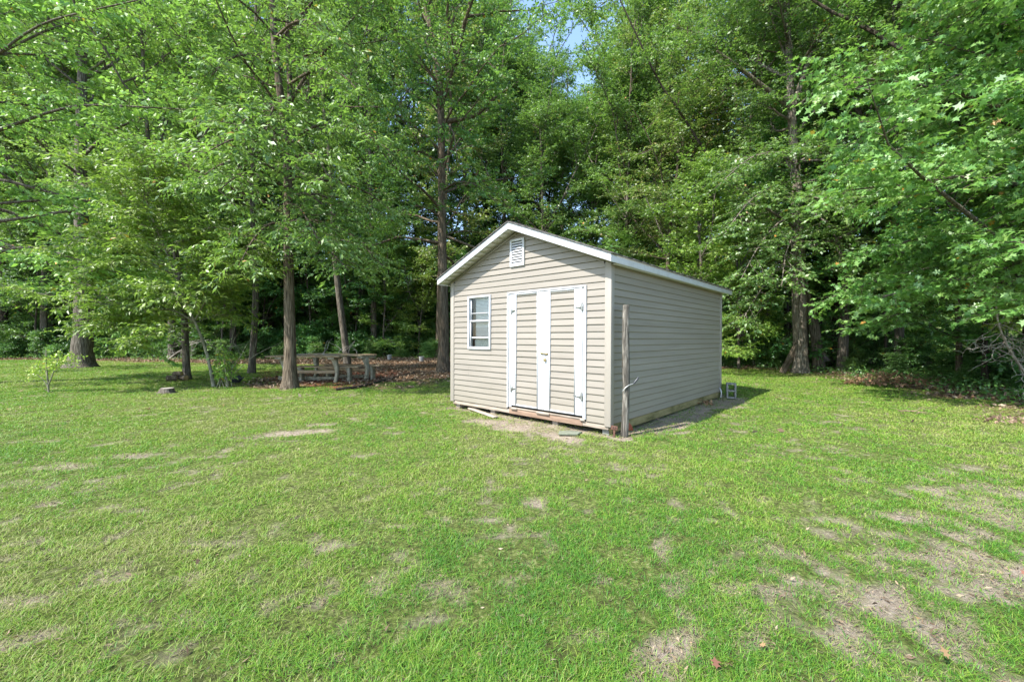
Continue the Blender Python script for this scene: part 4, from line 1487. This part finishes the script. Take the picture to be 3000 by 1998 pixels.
# ---- grass
def grass():
    r = np.random.default_rng(99)
    N = 1700000
    # depth density ~ y^-0.7
    a, b_ = 1.25 ** .35, 25.0 ** .35
    y = (a + (b_ - a) * r.random(N)) ** (1 / .35)
    x = r.uniform(-1, 1, N) * (1.34 * y + 1.8)
    sd, lit, bare, n1, n2, n3 = fields(x, y)
    keep = (r.random(N) < (1 - .52 * bare) * (1 - .93 * lit)) & (sd > -2)
    # thicker clumps
    cl = fbm(x * 5, y * 5, 55, 3)
    keep &= r.random(N) < np.clip(.45 + (cl - .42) * 3.2, .15, 1)
    x, y, bare, n1, n2, n3, cl, lit = [q[keep] for q in (x, y, bare, n1, n2, n3, cl, lit)]
    n = len(x)
    h = (.011 + .022 * r.random(n) ** 1.5) * (.7 + .7 * cl) * (1 + .03 * y)
    w = .00135 * np.maximum(1, (y / 2.0) ** .80) * r.uniform(.7, 1.3, n)
    az = r.uniform(0, 2 * math.pi, n)
    lean = r.uniform(.4, 2.4, n)
    big = fbm(x * .45, y * .45, 61)
    tone = .40 + (big - .5) * 1.3 + (n2 - .5) * .5 + r.normal(0, .26, n) - .12 * bare
    tone = np.clip(tone, .12, .95)
    dead = r.random(n) < .09 + .62 * bare + .10 * np.clip(.5 - big, 0, 1)
    tone[dead] = r.uniform(0, .10, dead.sum())
    h[dead] *= .55
    lean[dead] *= 1.8
    ca, sa = np.cos(az), np.sin(az)
    ww = az + math.pi / 2 + r.normal(0, .5, n)
    wx, wy = np.cos(ww) * w, np.sin(ww) * w
    z0 = np.full(n, -.02) + (n1 - .5) * .05
    def pt(f, k):       # along the blade
        return (x + ca * h * lean * f ** 1.6, y + sa * h * lean * f ** 1.6, z0 + h * f * (1 - .25 * f * lean / 1.5))
    V = np.zeros((n, 5, 3))
    for i, (f, sgn) in enumerate(((0, -1), (0, 1), (.55, .8), (.55, -.8), (1, 0))):
        px_, py_, pz_ = pt(f, 0)
        V[:, i, 0] = px_ + wx * sgn
        V[:, i, 1] = py_ + wy * sgn
        V[:, i, 2] = pz_
    g = Geo()
    o_ = (np.arange(n) * 5)[:, None]
    g.v.append(V.reshape(-1, 3))
    g.n = n * 5
    g.tone.append(np.repeat(tone, 5))
    g.f = {4: [o_ + np.array([[0, 1, 2, 3]])], 3: [o_ + np.array([[3, 2, 4]])]}
    m = leaf_mat('grass_blade', [(0, (.29, .235, .16)), (.10, (.28, .25, .12)), (.16, (.29, .32, .06)), (.42, (.20, .30, .030)), (.72, (.115, .23, .022)), (1, (.06, .155, .020))],
                 rough=.5, spec=.3, trans=.3, tcol=(.22, .38, .03), var=0.0)
    o = g.build('grass', m, None, tone=True)
    tag(o, 'short patchy green lawn grass with dry yellow blades', 'grass', kind='stuff')
    return n


print('blades', grass())
# ------------------------------------------------------------ things on the lawn
def wobbly(P, n, r, amp):
    q = smooth_path(P, n)
    q[1:-1] += r.normal(0, amp, (n - 2, 3))
    return q


def at_ground(X, Y, z=0):
    x, y = G(X, Y)
    return (x, y, z)


r = np.random.default_rng(500)
# the post in front of the shed's side
post = empty('post', at_ground(1830, 1273), 0, 'weathered round wooden post standing in front of the shed corner', 'post')
g = Geo()
zz = np.linspace(-.1, 1.80, 22)
P = np.stack([.010 * np.sin(zz * 3) + .02 * zz / 1.8, .006 * np.cos(zz * 4), zz], 1)
R = .051 - .004 * zz / 1.8
P = np.vstack([P, P[-1] + [0, 0, .018], P[-1] + [0, 0, .026]])
R = np.r_[R, .046, .036]
g.tube(P, R, 20, wob=.022, seed=4)
g.build('pole', M['post'], post, smooth=True)
g = Geo()
for k in range(8):
    a = r.uniform(0, 6.28)
    z0 = r.uniform(.2, 1.6)
    l = r.uniform(.12, .4)
    P = [(.0525 * math.cos(a) + .012 * z, .0525 * math.sin(a), z) for z in np.linspace(z0, z0 + l, 5)]
    g.tube(P, [.001, .003, .0035, .003, .001], 4)
g.build('splinter', M['bark_dark'], post)
# bent rod with black grip driven into the post
bx, by, _ = at_ground(1830, 1273)
hk = empty('hooked_tool', (bx, by, .66), 0, 'bent silver rod with a black grip stuck through the wooden post', 'tool')
g = Geo()
P = smooth_path([(-.045, -.058, -.04), (-.02, -.066, .0), (.02, -.066, .035), (.06, -.055, .052), (.10, -.05, .062)], 12)
g.tube(P, [.007] * 12, 8)
g.build('rod', M['metal'], hk, smooth=True)
g = Geo()
g.tube([(.10, -.05, .06), (.125, -.05, .085), (.17, -.05, .145), (.176, -.05, .152)], [.009, .014, .013, .008], 10)
g.build('grip', M['black'], hk, smooth=True)
# red iron bracket at the corner block
x, y, _ = at_ground(1799, 1274)
br = empty('anchor_bracket', (x, y, 0), -.5, 'rusty red iron anchor bracket with two holes at the shed corner', 'bracket')
g = Geo()
pl_ = [(-.045, .07), (-.045, .135), (.045, .135), (.045, .07)]
g.prism([(-.05, .075), (.05, .070), (.052, .125), (-.048, .135)], -.01, .0)
g.box(-.012, -.004, -.03, .016, .006, .0745)
g.build('plate', M['rust'], br, bevel=.002)
g = Geo()
for q in (-.006, .026):
    g.tube([(q, -.0105, .105), (q, -.0125, .105)], [.009, .009], 10)
g.build('bolt_hole', M['dark'], br)
x, y, _ = at_ground(1846, 1262)
g = Geo()
g.prism([(-.05, 0), (.06, 0), (.035, .07), (-.01, .12), (-.04, .11)], -.012, .012)
o = g.build('marker', M['orange'], None, bevel=.004)
o.location = (x, y + .03, .0)
o.rotation_euler = (0, 0, .3)
tag(o, 'small orange plastic piece at the foot of the wooden post', 'marker')
# slab and plank on the bare earth
x, y, _ = at_ground(1668, 1266)
g = Geo()
g.prism([(-.17, -.09), (.10, -.12), (.19, .02), (.02, .11), (-.14, .06)], -.02, .006, 'z')
M['slab'] = noisy('mossy_stone', [(.12, .13, .09), (.20, .21, .16)], (12, 12, 12), .9, .004, .1)
o = g.build('stone_slab', M['slab'], None, bevel=.005)
o.location = (x, y, 0)
tag(o, 'flat greenish grey stone slab lying before the white doors', 'slab')
p0, p1 = np.array(G(1376, 1197)), np.array(G(1452, 1224))
g = Geo()
ln = np.linalg.norm(p1 - p0)
g.box(0, -.045, 0, ln, .045, .022)
o = g.build('plank', M['wood_grey'], None, bevel=.003)
o.location = (*p0, .0)
o.rotation_euler = (0, 0, math.atan2(*(p1 - p0)[::-1]))
tag(o, 'narrow weathered grey plank lying on the ground below the shed window', 'plank')


def cinder(name, loc, rz, label, rx=0):
    g = Geo()
    # outer 0.40 x 0.20 x 0.20, standing on its end: two open cells
    Lh, Wd, Dp, t, t2 = .35, .20, .19, .036, .034
    g.box(-Wd / 2, -Dp / 2, 0, -Wd / 2 + t, Dp / 2, Lh)
    g.box(Wd / 2 - t, -Dp / 2, 0, Wd / 2, Dp / 2, Lh)
    for z in (0.0, Lh / 2 - t2 / 2, Lh - t2):
        g.box(-Wd / 2 + t, -Dp / 2, z, Wd / 2 - t, Dp / 2, z + t2)
    o = g.build(name, M['conc'], None, bevel=.004)
    o.location = loc
    o.rotation_euler = (rx, 0, rz)
    return tag(o, label, 'cinder block')


x, y = G(2139, 1165)
cinder('cinder_block', (x + .02, y, -.01), -.40, 'grey cinder block standing on end beside the far corner of the shed')
# dark pipe end behind it and a heap of dry leaves along the shed
x, y = G(2118, 1166)
g = Geo()
P = smooth_path([(0, 0, .0), (.02, 0, .12), (.0, .02, .2), (-.05, .1, .24)], 12)
g.tube(P, [.02] * 12, 8)
o = g.build('pipe', M['metal'], None, smooth=True)
o.location = (x, y + .1, 0)
tag(o, 'short grey pipe bending up between shed corner and cinder block', 'pipe')


def heap(name, X, Y, n, rad, h, label, cat, mt='litter', size=(.06, .13), mu=.6):
    x0, y0 = G(X, Y)
    a = r.uniform(0, 6.28, n)
    q = rad * np.sqrt(r.random(n))
    P = np.stack([q * np.cos(a) * 1.6, q * np.sin(a), (1 - (q / rad) ** 2) * h * r.random(n) + .01], 1)
    D = r.normal(0, 1, (n, 3))
    V = leaf_verts(P, D, r.uniform(*size, n), r, 'lobed', .0)
    g = Geo()
    g.add(V.reshape(-1, 3), (np.arange(n) * 12)[:, None] + np.arange(12)[None], np.repeat(np.clip(r.normal(mu, .2, n), 0, 1), 12))
    o = g.build(name, M[mt], None, tone=True)
    o.location = (x0, y0, 0)
    o['kind'] = 'stuff'
    return tag(o, label, cat)


M['russet'] = leaf_mat('russet_leaf', [(0, (.10, .045, .028)), (.5, (.25, .13, .08)), (1, (.40, .23, .14))], rough=.7, spec=.2, trans=.15, tcol=(.3, .12, .05), var=0.0)
heap('leaf_heap', 2052, 1182, 70, .16, .10, 'reddish brown dry leaves heaped by the side of the shed', 'leaf heap', 'russet', (.05, .10))
heap('leaf_heap', 2600, 1126, 420, .75, .42, 'dry brown leafy brush heaped at the lawn edge on the right', 'leaf heap', 'russet', (.07, .14))
heap('leaf_heap', 2960, 1232, 120, .35, .05, 'flat patch of brown dead leaves in the shade at the right edge', 'leaf heap', 'litter', (.04, .09))


def sticks(name, X, Y, n, rad, hgt, label, mt, r_=.006, cat='branch'):
    x0, y0 = G(X, Y)
    g = Geo()
    for k in range(n):
        a = r.uniform(-.7, .7) + (math.pi if k % 2 else 0)
        p = np.array([r.normal(0, rad * .15), r.normal(0, rad * .15), .02])
        q = branch(p, [math.cos(a), math.sin(a) * .5, r.uniform(0, hgt)], rad * r.uniform(.5, 1.1), 8, r, curve=-.06, wig=.22)
        q[:, 2] = np.clip(q[:, 2], .012, None)
        g.tube(q, np.linspace(r_, r_ * .4, 8), 5)
    o = g.build(name, M[mt], None, smooth=True)
    o.location = (x0, y0, 0)
    return tag(o, label, cat)


sticks('fallen_twigs', 2665, 1206, 7, .42, .35, 'reddish tangle of fallen twigs on the shaded lawn at the right', 'wood_orange', .007)

# ---- picnic tables and benches
def leg_curve(g, x, y, h, w0, w1, th, lean, bulge):
    """flat curved leg: a board profile in x-z, thickness th along y"""
    zs = np.linspace(0, h, 12)
    L_, R_ = [], []
    for z in zs:
        t = z / h
        c = lean * t + bulge * math.sin(math.pi * t * .92)
        w = w0 + (w1 - w0) * t ** 3 + .02 * (1 - t) ** 4
        L_.append((c - w / 2, z))
        R_.append((c + w / 2, z))
    v = []
    for yy in (y - th / 2, y + th / 2):
        for (a, z) in L_: v.append((x + a, yy, z))
        for (a, z) in R_: v.append((x + a, yy, z))
    n = 12
    f = []
    for k in range(n - 1):
        f += [(k, n + k, n + k + 1, k + 1), (2 * n + k, 2 * n + k + 1, 3 * n + k + 1, 3 * n + k),
              (k, k + 1, 2 * n + k + 1, 2 * n + k), (n + k, 3 * n + k, 3 * n + k + 1, n + k + 1)]
    f += [(0, 2 * n, 3 * n, n), (n - 1, 2 * n - 1, 4 * n - 1, 3 * n - 1)]
    g.add(v, f)


def picnic_table(loc, rz, length, legs, label):
    t = empty('picnic_table', loc, rz, label, 'picnic table', 'picnic tables under the trees')
    H = .80
    for k in range(4):
        g = Geo()
        y0 = -.36 + k * .185
        a = r.uniform(-.02, .02)
        g.box(a, y0, H - .042 + r.uniform(-.003, .003), length + r.uniform(-.03, .03), y0 + .172, H + r.uniform(-.003, .003))
        g.build('top_board', M['plank_top'], t, bevel=.006)
    for lx in legs:
        g = Geo()
        leg_curve(g, lx, -.10, H - .10, .070, .17, .13, -.06, .075)
        g.build('leg', M['conc_pale'], t, bevel=.006)
        g = Geo()
        g.box(lx - .14, -.33, H - .10, lx + .04, .34, H - .0445)
        g.build('cleat', M['conc_pale'], t, bevel=.005)
    g = Geo()
    g.box(legs[0] + .06, -.11, .27, legs[1] + .02, -.07, .36)
    g.build('stretcher', M['plank_top'], t, bevel=.004)
    return t


def bench(loc, rz, length, legs, label):
    t = empty('bench', loc, rz, label, 'bench', 'benches beside the picnic tables')
    H = .47
    for k in range(2):
        g = Geo()
        y0 = -.15 + k * .15
        g.box(r.uniform(-.02, .02), y0, H - .04, length, y0 + .14, H)
        g.build('seat_board', M['plank_top'], t, bevel=.005)
    for lx in legs:
        g = Geo()
        leg_curve(g, lx, 0, H - .0405, .065, .14, .20, -.04, .03)
        g.build('leg', M['conc_pale'], t, bevel=.006)
    return t


def table_px(X0, Y0, X1, Y1):
    a, b_ = np.array(G(X0, Y0)), np.array(G(X1, Y1))
    return a, np.linalg.norm(b_ - a), math.atan2(b_[1] - a[1], b_[0] - a[0])


a, ln, rz = table_px(822, 1121, 975, 1121)
u_ = np.array([math.cos(rz), math.sin(rz)])
n_ = np.array([-u_[1], u_[0]])
o0 = a - u_ * .36 + n_ * .20
picnic_table((*o0, 0), rz, 2.15, (.40, .40 + ln), 'weathered picnic table with curved pale legs, nearest the forked maple trunk')
a, ln2, rz2 = table_px(912, 1107, 1060, 1114)
u2 = np.array([math.cos(rz2), math.sin(rz2)])
n2_ = np.array([-u2[1], u2[0]])
o1 = a - u2 * .36 + n2_ * .25
picnic_table((*o1, 0), rz2, 2.5, (.40, .40 + ln2), 'weathered picnic table standing behind and right of the nearer one')
a = np.array(G(862, 1118)) + [0, .0]
bench((a[0], a[1] + .15, 0), .0, 1.95, (.15, 1.62), 'low plank bench on flared legs behind the nearer picnic table')
a = np.array(G(948, 1106))
bench((a[0], a[1], 0), -.28, 2.25, (.2, 1.90), 'low plank bench on flared legs beside the farther picnic table')
for (X0, X1, Y, lb) in ((816, 992, 1113, 'pale timber on edge under the nearer picnic table'), (996, 1078, 1107, 'pale timber on edge under the farther picnic table')):
    p0, p1 = np.array(G(X0, Y)), np.array(G(X1, Y))
    g = Geo()
    g.box(0, -.03, -.01, np.linalg.norm(p1 - p0), .03, .105)
    o = g.build('timber', M['conc_pale'], None, bevel=.006)
    o.location = (*p0, 0)
    tag(o, lb, 'timber')
# dark edging of the mulch bed
ed = [G(985, 1142), G(1035, 1139), G(1090, 1126), G(1140, 1112), G(1180, 1100), G(1215, 1094)]
g = Geo()
P = np.array([(x, y, .02) for x, y in ed])
P = wobbly(P, 24, r, .006)
g.tube(P, np.full(24, .035), 6)
o = g.build('bed_edging', M['bark_dark'], None)
tag(o, 'low dark timber edging along the red mulch under the tables', 'edging')
# branches lying on the table
tb_z = .81
g = Geo()
for k, (dx, l, a_) in enumerate(((.9, .55, 2.6), (1.2, .9, .2), (1.45, .7, .9), (1.5, .5, 2.0), (.7, .6, .1))):
    p = np.array([o0[0] + u_[0] * dx, o0[1] + u_[1] * dx + .1, tb_z + .015])
    q = branch(p, [math.cos(a_), math.sin(a_) * .5, (.02, .1, .9, 1.1, .05)[k]], l, 7, r, curve=-.03, wig=.18)
    q[:, 2] = np.maximum(q[:, 2], tb_z + .01)
    g.tube(q, np.linspace(.012, .004, 7), 5)
o = g.build('fallen_branch', M['deadwood'], None, smooth=True)
tag(o, 'dry forked branches lying across the nearer picnic table top', 'branch')
g = Geo()
for k in range(6):
    p = np.array([o1[0] + u2[0] * r.uniform(1.2, 1.9), o1[1] + u2[1] * 1.5 + .2, tb_z + .01])
    q = branch(p, [r.uniform(-.8, .8), .2, r.uniform(.1, .9)], r.uniform(.4, .9), 7, r, curve=-.03, wig=.2)
    q[:, 2] = np.maximum(q[:, 2], tb_z + .01)
    g.tube(q, np.linspace(.010, .003, 7), 5)
o = g.build('fallen_branch', M['deadwood'], None, smooth=True)
tag(o, 'dry twiggy branch resting on the farther picnic table', 'branch')

# cut logs by the dark trunk
base = np.array(G(517, 1114))
for k, (dx, dy, z, l, rr, a_, lb) in enumerate(((-.10, -.05, .07, .26, .085, .5, 'cut log lying leftmost in the little pile by the slim trunk'),
                                             (.14, .08, .075, .28, .08, -.3, 'cut log lying rightmost against the slim trunk'),
                                             (.02, .03, .20, .24, .07, .1, 'cut log resting on top of the little pile'))):
    t = empty('cut_log', (base[0] + dx, base[1] + dy, z), a_, lb, 'log', 'cut logs by the slim trunk')
    g = Geo()
    g.tube([(-l / 2, 0, 0), (0, .004, .003), (l / 2, 0, 0)], [rr, rr * 1.02, rr * .97], 12, wob=.04, seed=k)
    g.build('bark', M['bark_brown'], t, smooth=False)
    g = Geo()
    for sgn in (-1, 1):
        g.tube([(sgn * (l / 2 + .001), 0, 0), (sgn * (l / 2 + .004), 0, 0)], [rr * .93, rr * .93], 12)
    g.build('cut_face', M['cut'], t)
# stump
x, y = G(490, 1149)
t = empty('stump', (x, y, 0), 0, 'low grey tree stump in a bare patch of the left lawn', 'stump')
g = Geo()
g.tube([(0, 0, -.05), (0, 0, .0), (0, 0, .04), (.01, 0, .085), (.01, 0, .10)], [.20, .19, .155, .145, .14], 16, wob=.05, seed=2)
g.build('wood', M['bark'], t)
g = Geo()
g.tube([(.01, 0, .1005), (.01, 0, .104)], [.125, .12], 16, wob=.04, seed=2)
g.build('cut_face', M['deadwood'], t)
# black bag
x, y = G(683, 1121)
t = empty('garbage_bag', (x, y, 0), 0, 'shiny black tied bag lying beside the clump of green stems', 'bag')
g = Geo()
P = np.stack([np.linspace(-.27, .27, 15), np.zeros(15), .12 + .0 * np.linspace(0, 1, 15)], 1)
R = np.array([.02, .07, .11, .135, .145, .15, .155, .155, .15, .148, .14, .125, .10, .06, .02])
g.tube(P, R, 18, wob=.045, seed=6)
g.build('sack', M['black'], t, smooth=True)
g = Geo()
g.tube([(.26, 0, .13), (.30, .01, .15), (.33, .0, .16)], [.02, .025, .012], 8)
g.tube([(.0, -.152, .10), (.02, -.10, .245), (.02, 0, .285)], [.006, .006, .006], 5)
g.build('tie', M['black'], t)
# buckets
for (X, Y, lb) in ((1141, 1054, 'small white bucket at the woods edge, left of its twin'), (1235, 1060, 'small white bucket at the woods edge, nearer the brown trunk by the shed')):
    x, y = G(X, Y)
    t = empty('bucket', (x, y, 0), 0, lb, 'bucket', 'white buckets at the woods edge')
    g = Geo()
    g.tube([(0, 0, 0), (0, 0, .01), (0, 0, .29), (0, 0, .30)], [.11, .115, .145, .15], 16, cap=False)
    g.tube([(0, 0, .02), (0, 0, .025)], [.11, .11], 16)
    g.build('pail', M['bucket'], t, smooth=True)
    g = Geo()
    th = np.linspace(0, math.pi, 12)
    g.tube([(.15 * math.cos(a), -.06 * math.sin(a), .29 - .10 * math.sin(a)) for a in th], [.004] * 12, 5)
    g.build('handle', M['metal'], t)
# leaning board against the large oak
g = Geo()
g.box(-.13, -.02, 0, .13, .02, 1.45)
o = g.build('leaning_board', M['bark_brown'], None, bevel=.004)
x, y = G(2286, 1090)
o.location = (x - .16, y - .35, -.03)
o.rotation_euler = (math.radians(4), math.radians(26), .1)
tag(o, 'brown board leaning against the trunk of the large oak', 'board')
# the small half-bare sapling on the left lawn
x, y = G(143, 1147)
t = empty('small_sapling', (x, y, 0), 0, 'small half bare sapling alone on the left lawn', 'sapling')
g = Geo()
br_ = [([(0, 0, -.03), (-.02, 0, .25), (-.05, 0, .55), (-.10, .02, 1.02)], .022, .008), ([(0, 0, .0), (-.04, .02, .12), (-.12, 0, .30), (-.40, 0, .48)], .014, .004),
       ([(-.01, 0, .15), (.08, 0, .38), (.20, -.02, .60), (.30, -.05, .85)], .016, .005), ([(.10, 0, .42), (.22, .05, .62), (.42, .1, .78), (.55, .12, .86)], .008, .003),
       ([(-.04, 0, .5), (.03, .05, .7), (.10, .08, .86)], .008, .003), ([(-.08, .02, .8), (-.13, .0, .98), (-.14, 0, 1.06)], .006, .003),
       ([(-.08, .02, .85), (-.04, .0, .98), (-.05, 0, 1.05)], .006, .003), ([(-.03, 0, .35), (-.15, .05, .52), (-.30, .05, .62)], .007, .003)]
lv = Geo()
for k, (q, a, b_) in enumerate(br_):
    q = smooth_path(q, 10)
    g.tube(q, np.linspace(a, b_, 10), 6)
g.build('stem', M['bark_pale'], t, smooth=True)
rr_ = np.random.default_rng(8)
tips = [(.10, .08, .82), (.30, -.05, .80), (.42, .1, .74), (.2, 0, .62), (-.28, .05, .58), (-.05, .05, .62), (.5, .12, .84), (-.36, 0, .46), (.05, .03, .72)]
P, D = [], []
for q in tips:
    for k in range(48):
        P.append(np.array(q) + rr_.normal(0, .085, 3))
        D.append(rr_.normal(0, 1, 3))
P, D = np.array(P), np.array(D)
V = leaf_verts(P, D, rr_.uniform(.045, .085, len(P)), rr_, 'simple', .1)
lv.add(V.reshape(-1, 3), (np.arange(len(P)) * 4)[:, None] + np.arange(4)[None], np.repeat(rr_.random(len(P)), 4))
lv.build('leaves', M['leaf_yellow'], t, tone=True)
# clump of green stems beside the leaning sapling
x, y = G(657, 1132)
t = empty('stem_clump', (x, y, 0), 0, 'clump of leafy upright green stems at the foot of the pale sapling', 'shrub')
wood, lv = Geo(), Geo()
rr_ = np.random.default_rng(9)
P, D = [], []
for k in range(11):
    a = rr_.uniform(-.35, .35)
    h = rr_.uniform(.8, 1.5)
    p0 = np.array([rr_.uniform(-.22, .25), rr_.uniform(-.12, .12), -.02])
    q = branch(p0, [a, rr_.uniform(-.2, .2), 1], h, 9, rr_, curve=.01, wig=.07)
    wood.tube(q, np.linspace(.013, .005, 9), 6)
    for j in range(52):
        f = rr_.uniform(2, 7.9)
        i_ = int(f)
        P.append(q[i_] + (q[i_ + 1] - q[i_]) * (f - i_) + rr_.normal(0, .05, 3))
        D.append(np.array([rr_.normal(0, 1), rr_.normal(0, 1), -.1]))
for a, l in ((.9, 1.9), (-.75, 1.4), (.5, 1.5), (.25, 1.7)):
    q = branch([.05, 0, .0], [a * .6, .05, 1], l, 12, rr_, curve=-.01, wig=.09)
    wood.tube(q, np.linspace(.012, .003, 12), 5)
    for k in range(4):
        i_ = int(rr_.integers(4, 10))
        q2 = branch(q[i_], [rr_.uniform(-1, 1), rr_.uniform(-.3, .3), .5], rr_.uniform(.3, .7), 6, rr_, wig=.15)
        wood.tube(q2, np.linspace(.005, .0025, 6), 4)
wood.build('stem', M['bark_pale'], t, smooth=True)
P, D = np.array(P), np.array(D)
V = leaf_verts(P, D, rr_.uniform(.08, .15, len(P)), rr_, 'long', .5)
lv.add(V.reshape(-1, 3), (np.arange(len(P)) * 4)[:, None] + np.arange(4)[None], np.repeat(np.clip(rr_.random(len(P)) * 1.02, 0, 1), 4))
lv.build('leaves', M['leaf_yellow'], t, tone=True)


# bare dead branches hanging in the gap at the far right
def dead_tree(name, base, path, seed, label, spread, n=16, rb=.05, drop=-.02):
    rr_ = np.random.default_rng(seed)
    g = Geo()
    q0 = smooth_path(path, 14)
    g.tube(q0, np.linspace(rb, rb * .35, 14), 7, wob=.05, seed=seed)
    for k in range(n):
        i_ = int(rr_.integers(3, 13))
        d = rr_.normal(0, 1, 3) * np.array([1, .7, .8])
        q = branch(q0[i_], d, spread * rr_.uniform(.4, 1.1), 10, rr_, curve=drop, wig=.26)
        g.tube(q, np.linspace(rb * .30, .004, 10), 5)
        for j in range(4):
            i2 = int(rr_.integers(3, 9))
            q2 = branch(q[i2], rr_.normal(0, 1, 3), spread * rr_.uniform(.2, .5), 8, rr_, curve=drop, wig=.26)
            g.tube(q2, np.linspace(.007, .003, 8), 4)
    o = g.build(name, M['deadwood'], None, smooth=True)
    o.location = base
    return tag(o, label, 'dead branch')


x, y = 10.75, 9.3
dead_tree('dead_branch', (x, y, 0), [(1.5, .2, .1), (1.0, .1, .6), (.45, 0, 1.2), (.05, -.1, 1.9), (.0, -.2, 2.6)], 31,
          'large bare grey dead branch arching through the dark gap at far right', 1.0, 22, .032)
x, y = G(185, 1060)
dead_tree('dead_branch', (x + .3, 17.2, 0), [(.2, .2, 1.1), (.1, 0, 1.6), (-.1, 0, 2.3), (-.6, 0, 3.2)], 32,
          'thin curling dead branches beside the thickest trunk on the left', 1.0, 12, .014, drop=-.06)
x, y = G(430, 1062)
dead_tree('dead_branch', (x, y + 1.2, 0), [(0, 0, 0), (.6, 0, .5), (1.4, .2, 1.0), (2.2, .2, 1.2)], 33,
          'low dead brush fallen across the undergrowth behind the cut logs', 1.2, 16, .03, drop=-.04)
x, y = G(2130, 1060)

# a few single leaves lying on the grass
r = np.random.default_rng(61)
spots = [(1826, 1842), (2120, 1955), (2260, 1892), (2650, 1512), (2690, 1820), (1003, 1432), (1450, 1750), (2100, 1975), (2245, 1905), (2780, 1945), (620, 1570), (2990, 1690), (1360, 1560), (720, 1290), (2950, 1265), (575, 1665)]
LP = ['near the bottom edge, below the shed', 'nearest the bottom edge', 'in the thin grass at the bottom', 'on the dry patch to the right', 'in the bare strip at lower right', 'on the lawn left of the doors',
      'in the middle of the foreground', 'just left of the bottom pair', 'right one of the bottom pair', 'in the lower right corner', 'on the left foreground', 'at the right picture edge',
      'on the lawn below the doors', 'far out on the left lawn', 'in the shade at the right edge', 'among blades at lower left']
for (X, Y), w in zip(spots, LP):
    x, y = G(X, Y)
    g = Geo()
    V = leaf_verts(np.array([[0, 0, .0]]), np.array([[1., 0, .3]]), np.array([r.uniform(.030, .052)]), r, 'lobed', .0)[0]
    g.add(V, [tuple(range(12))], np.full(12, r.uniform(.2, 1)))
    o = g.build('fallen_leaf', M['russet'], None, tone=True)
    o.location = (x, y, .022)
    o.rotation_euler = (0, 0, r.uniform(0, 6))
    tag(o, 'single russet fallen leaf ' + w, 'leaf', 'single fallen leaves on the lawn')

print('leaf verts', sum(len(me.vertices) for me in bpy.data.meshes))
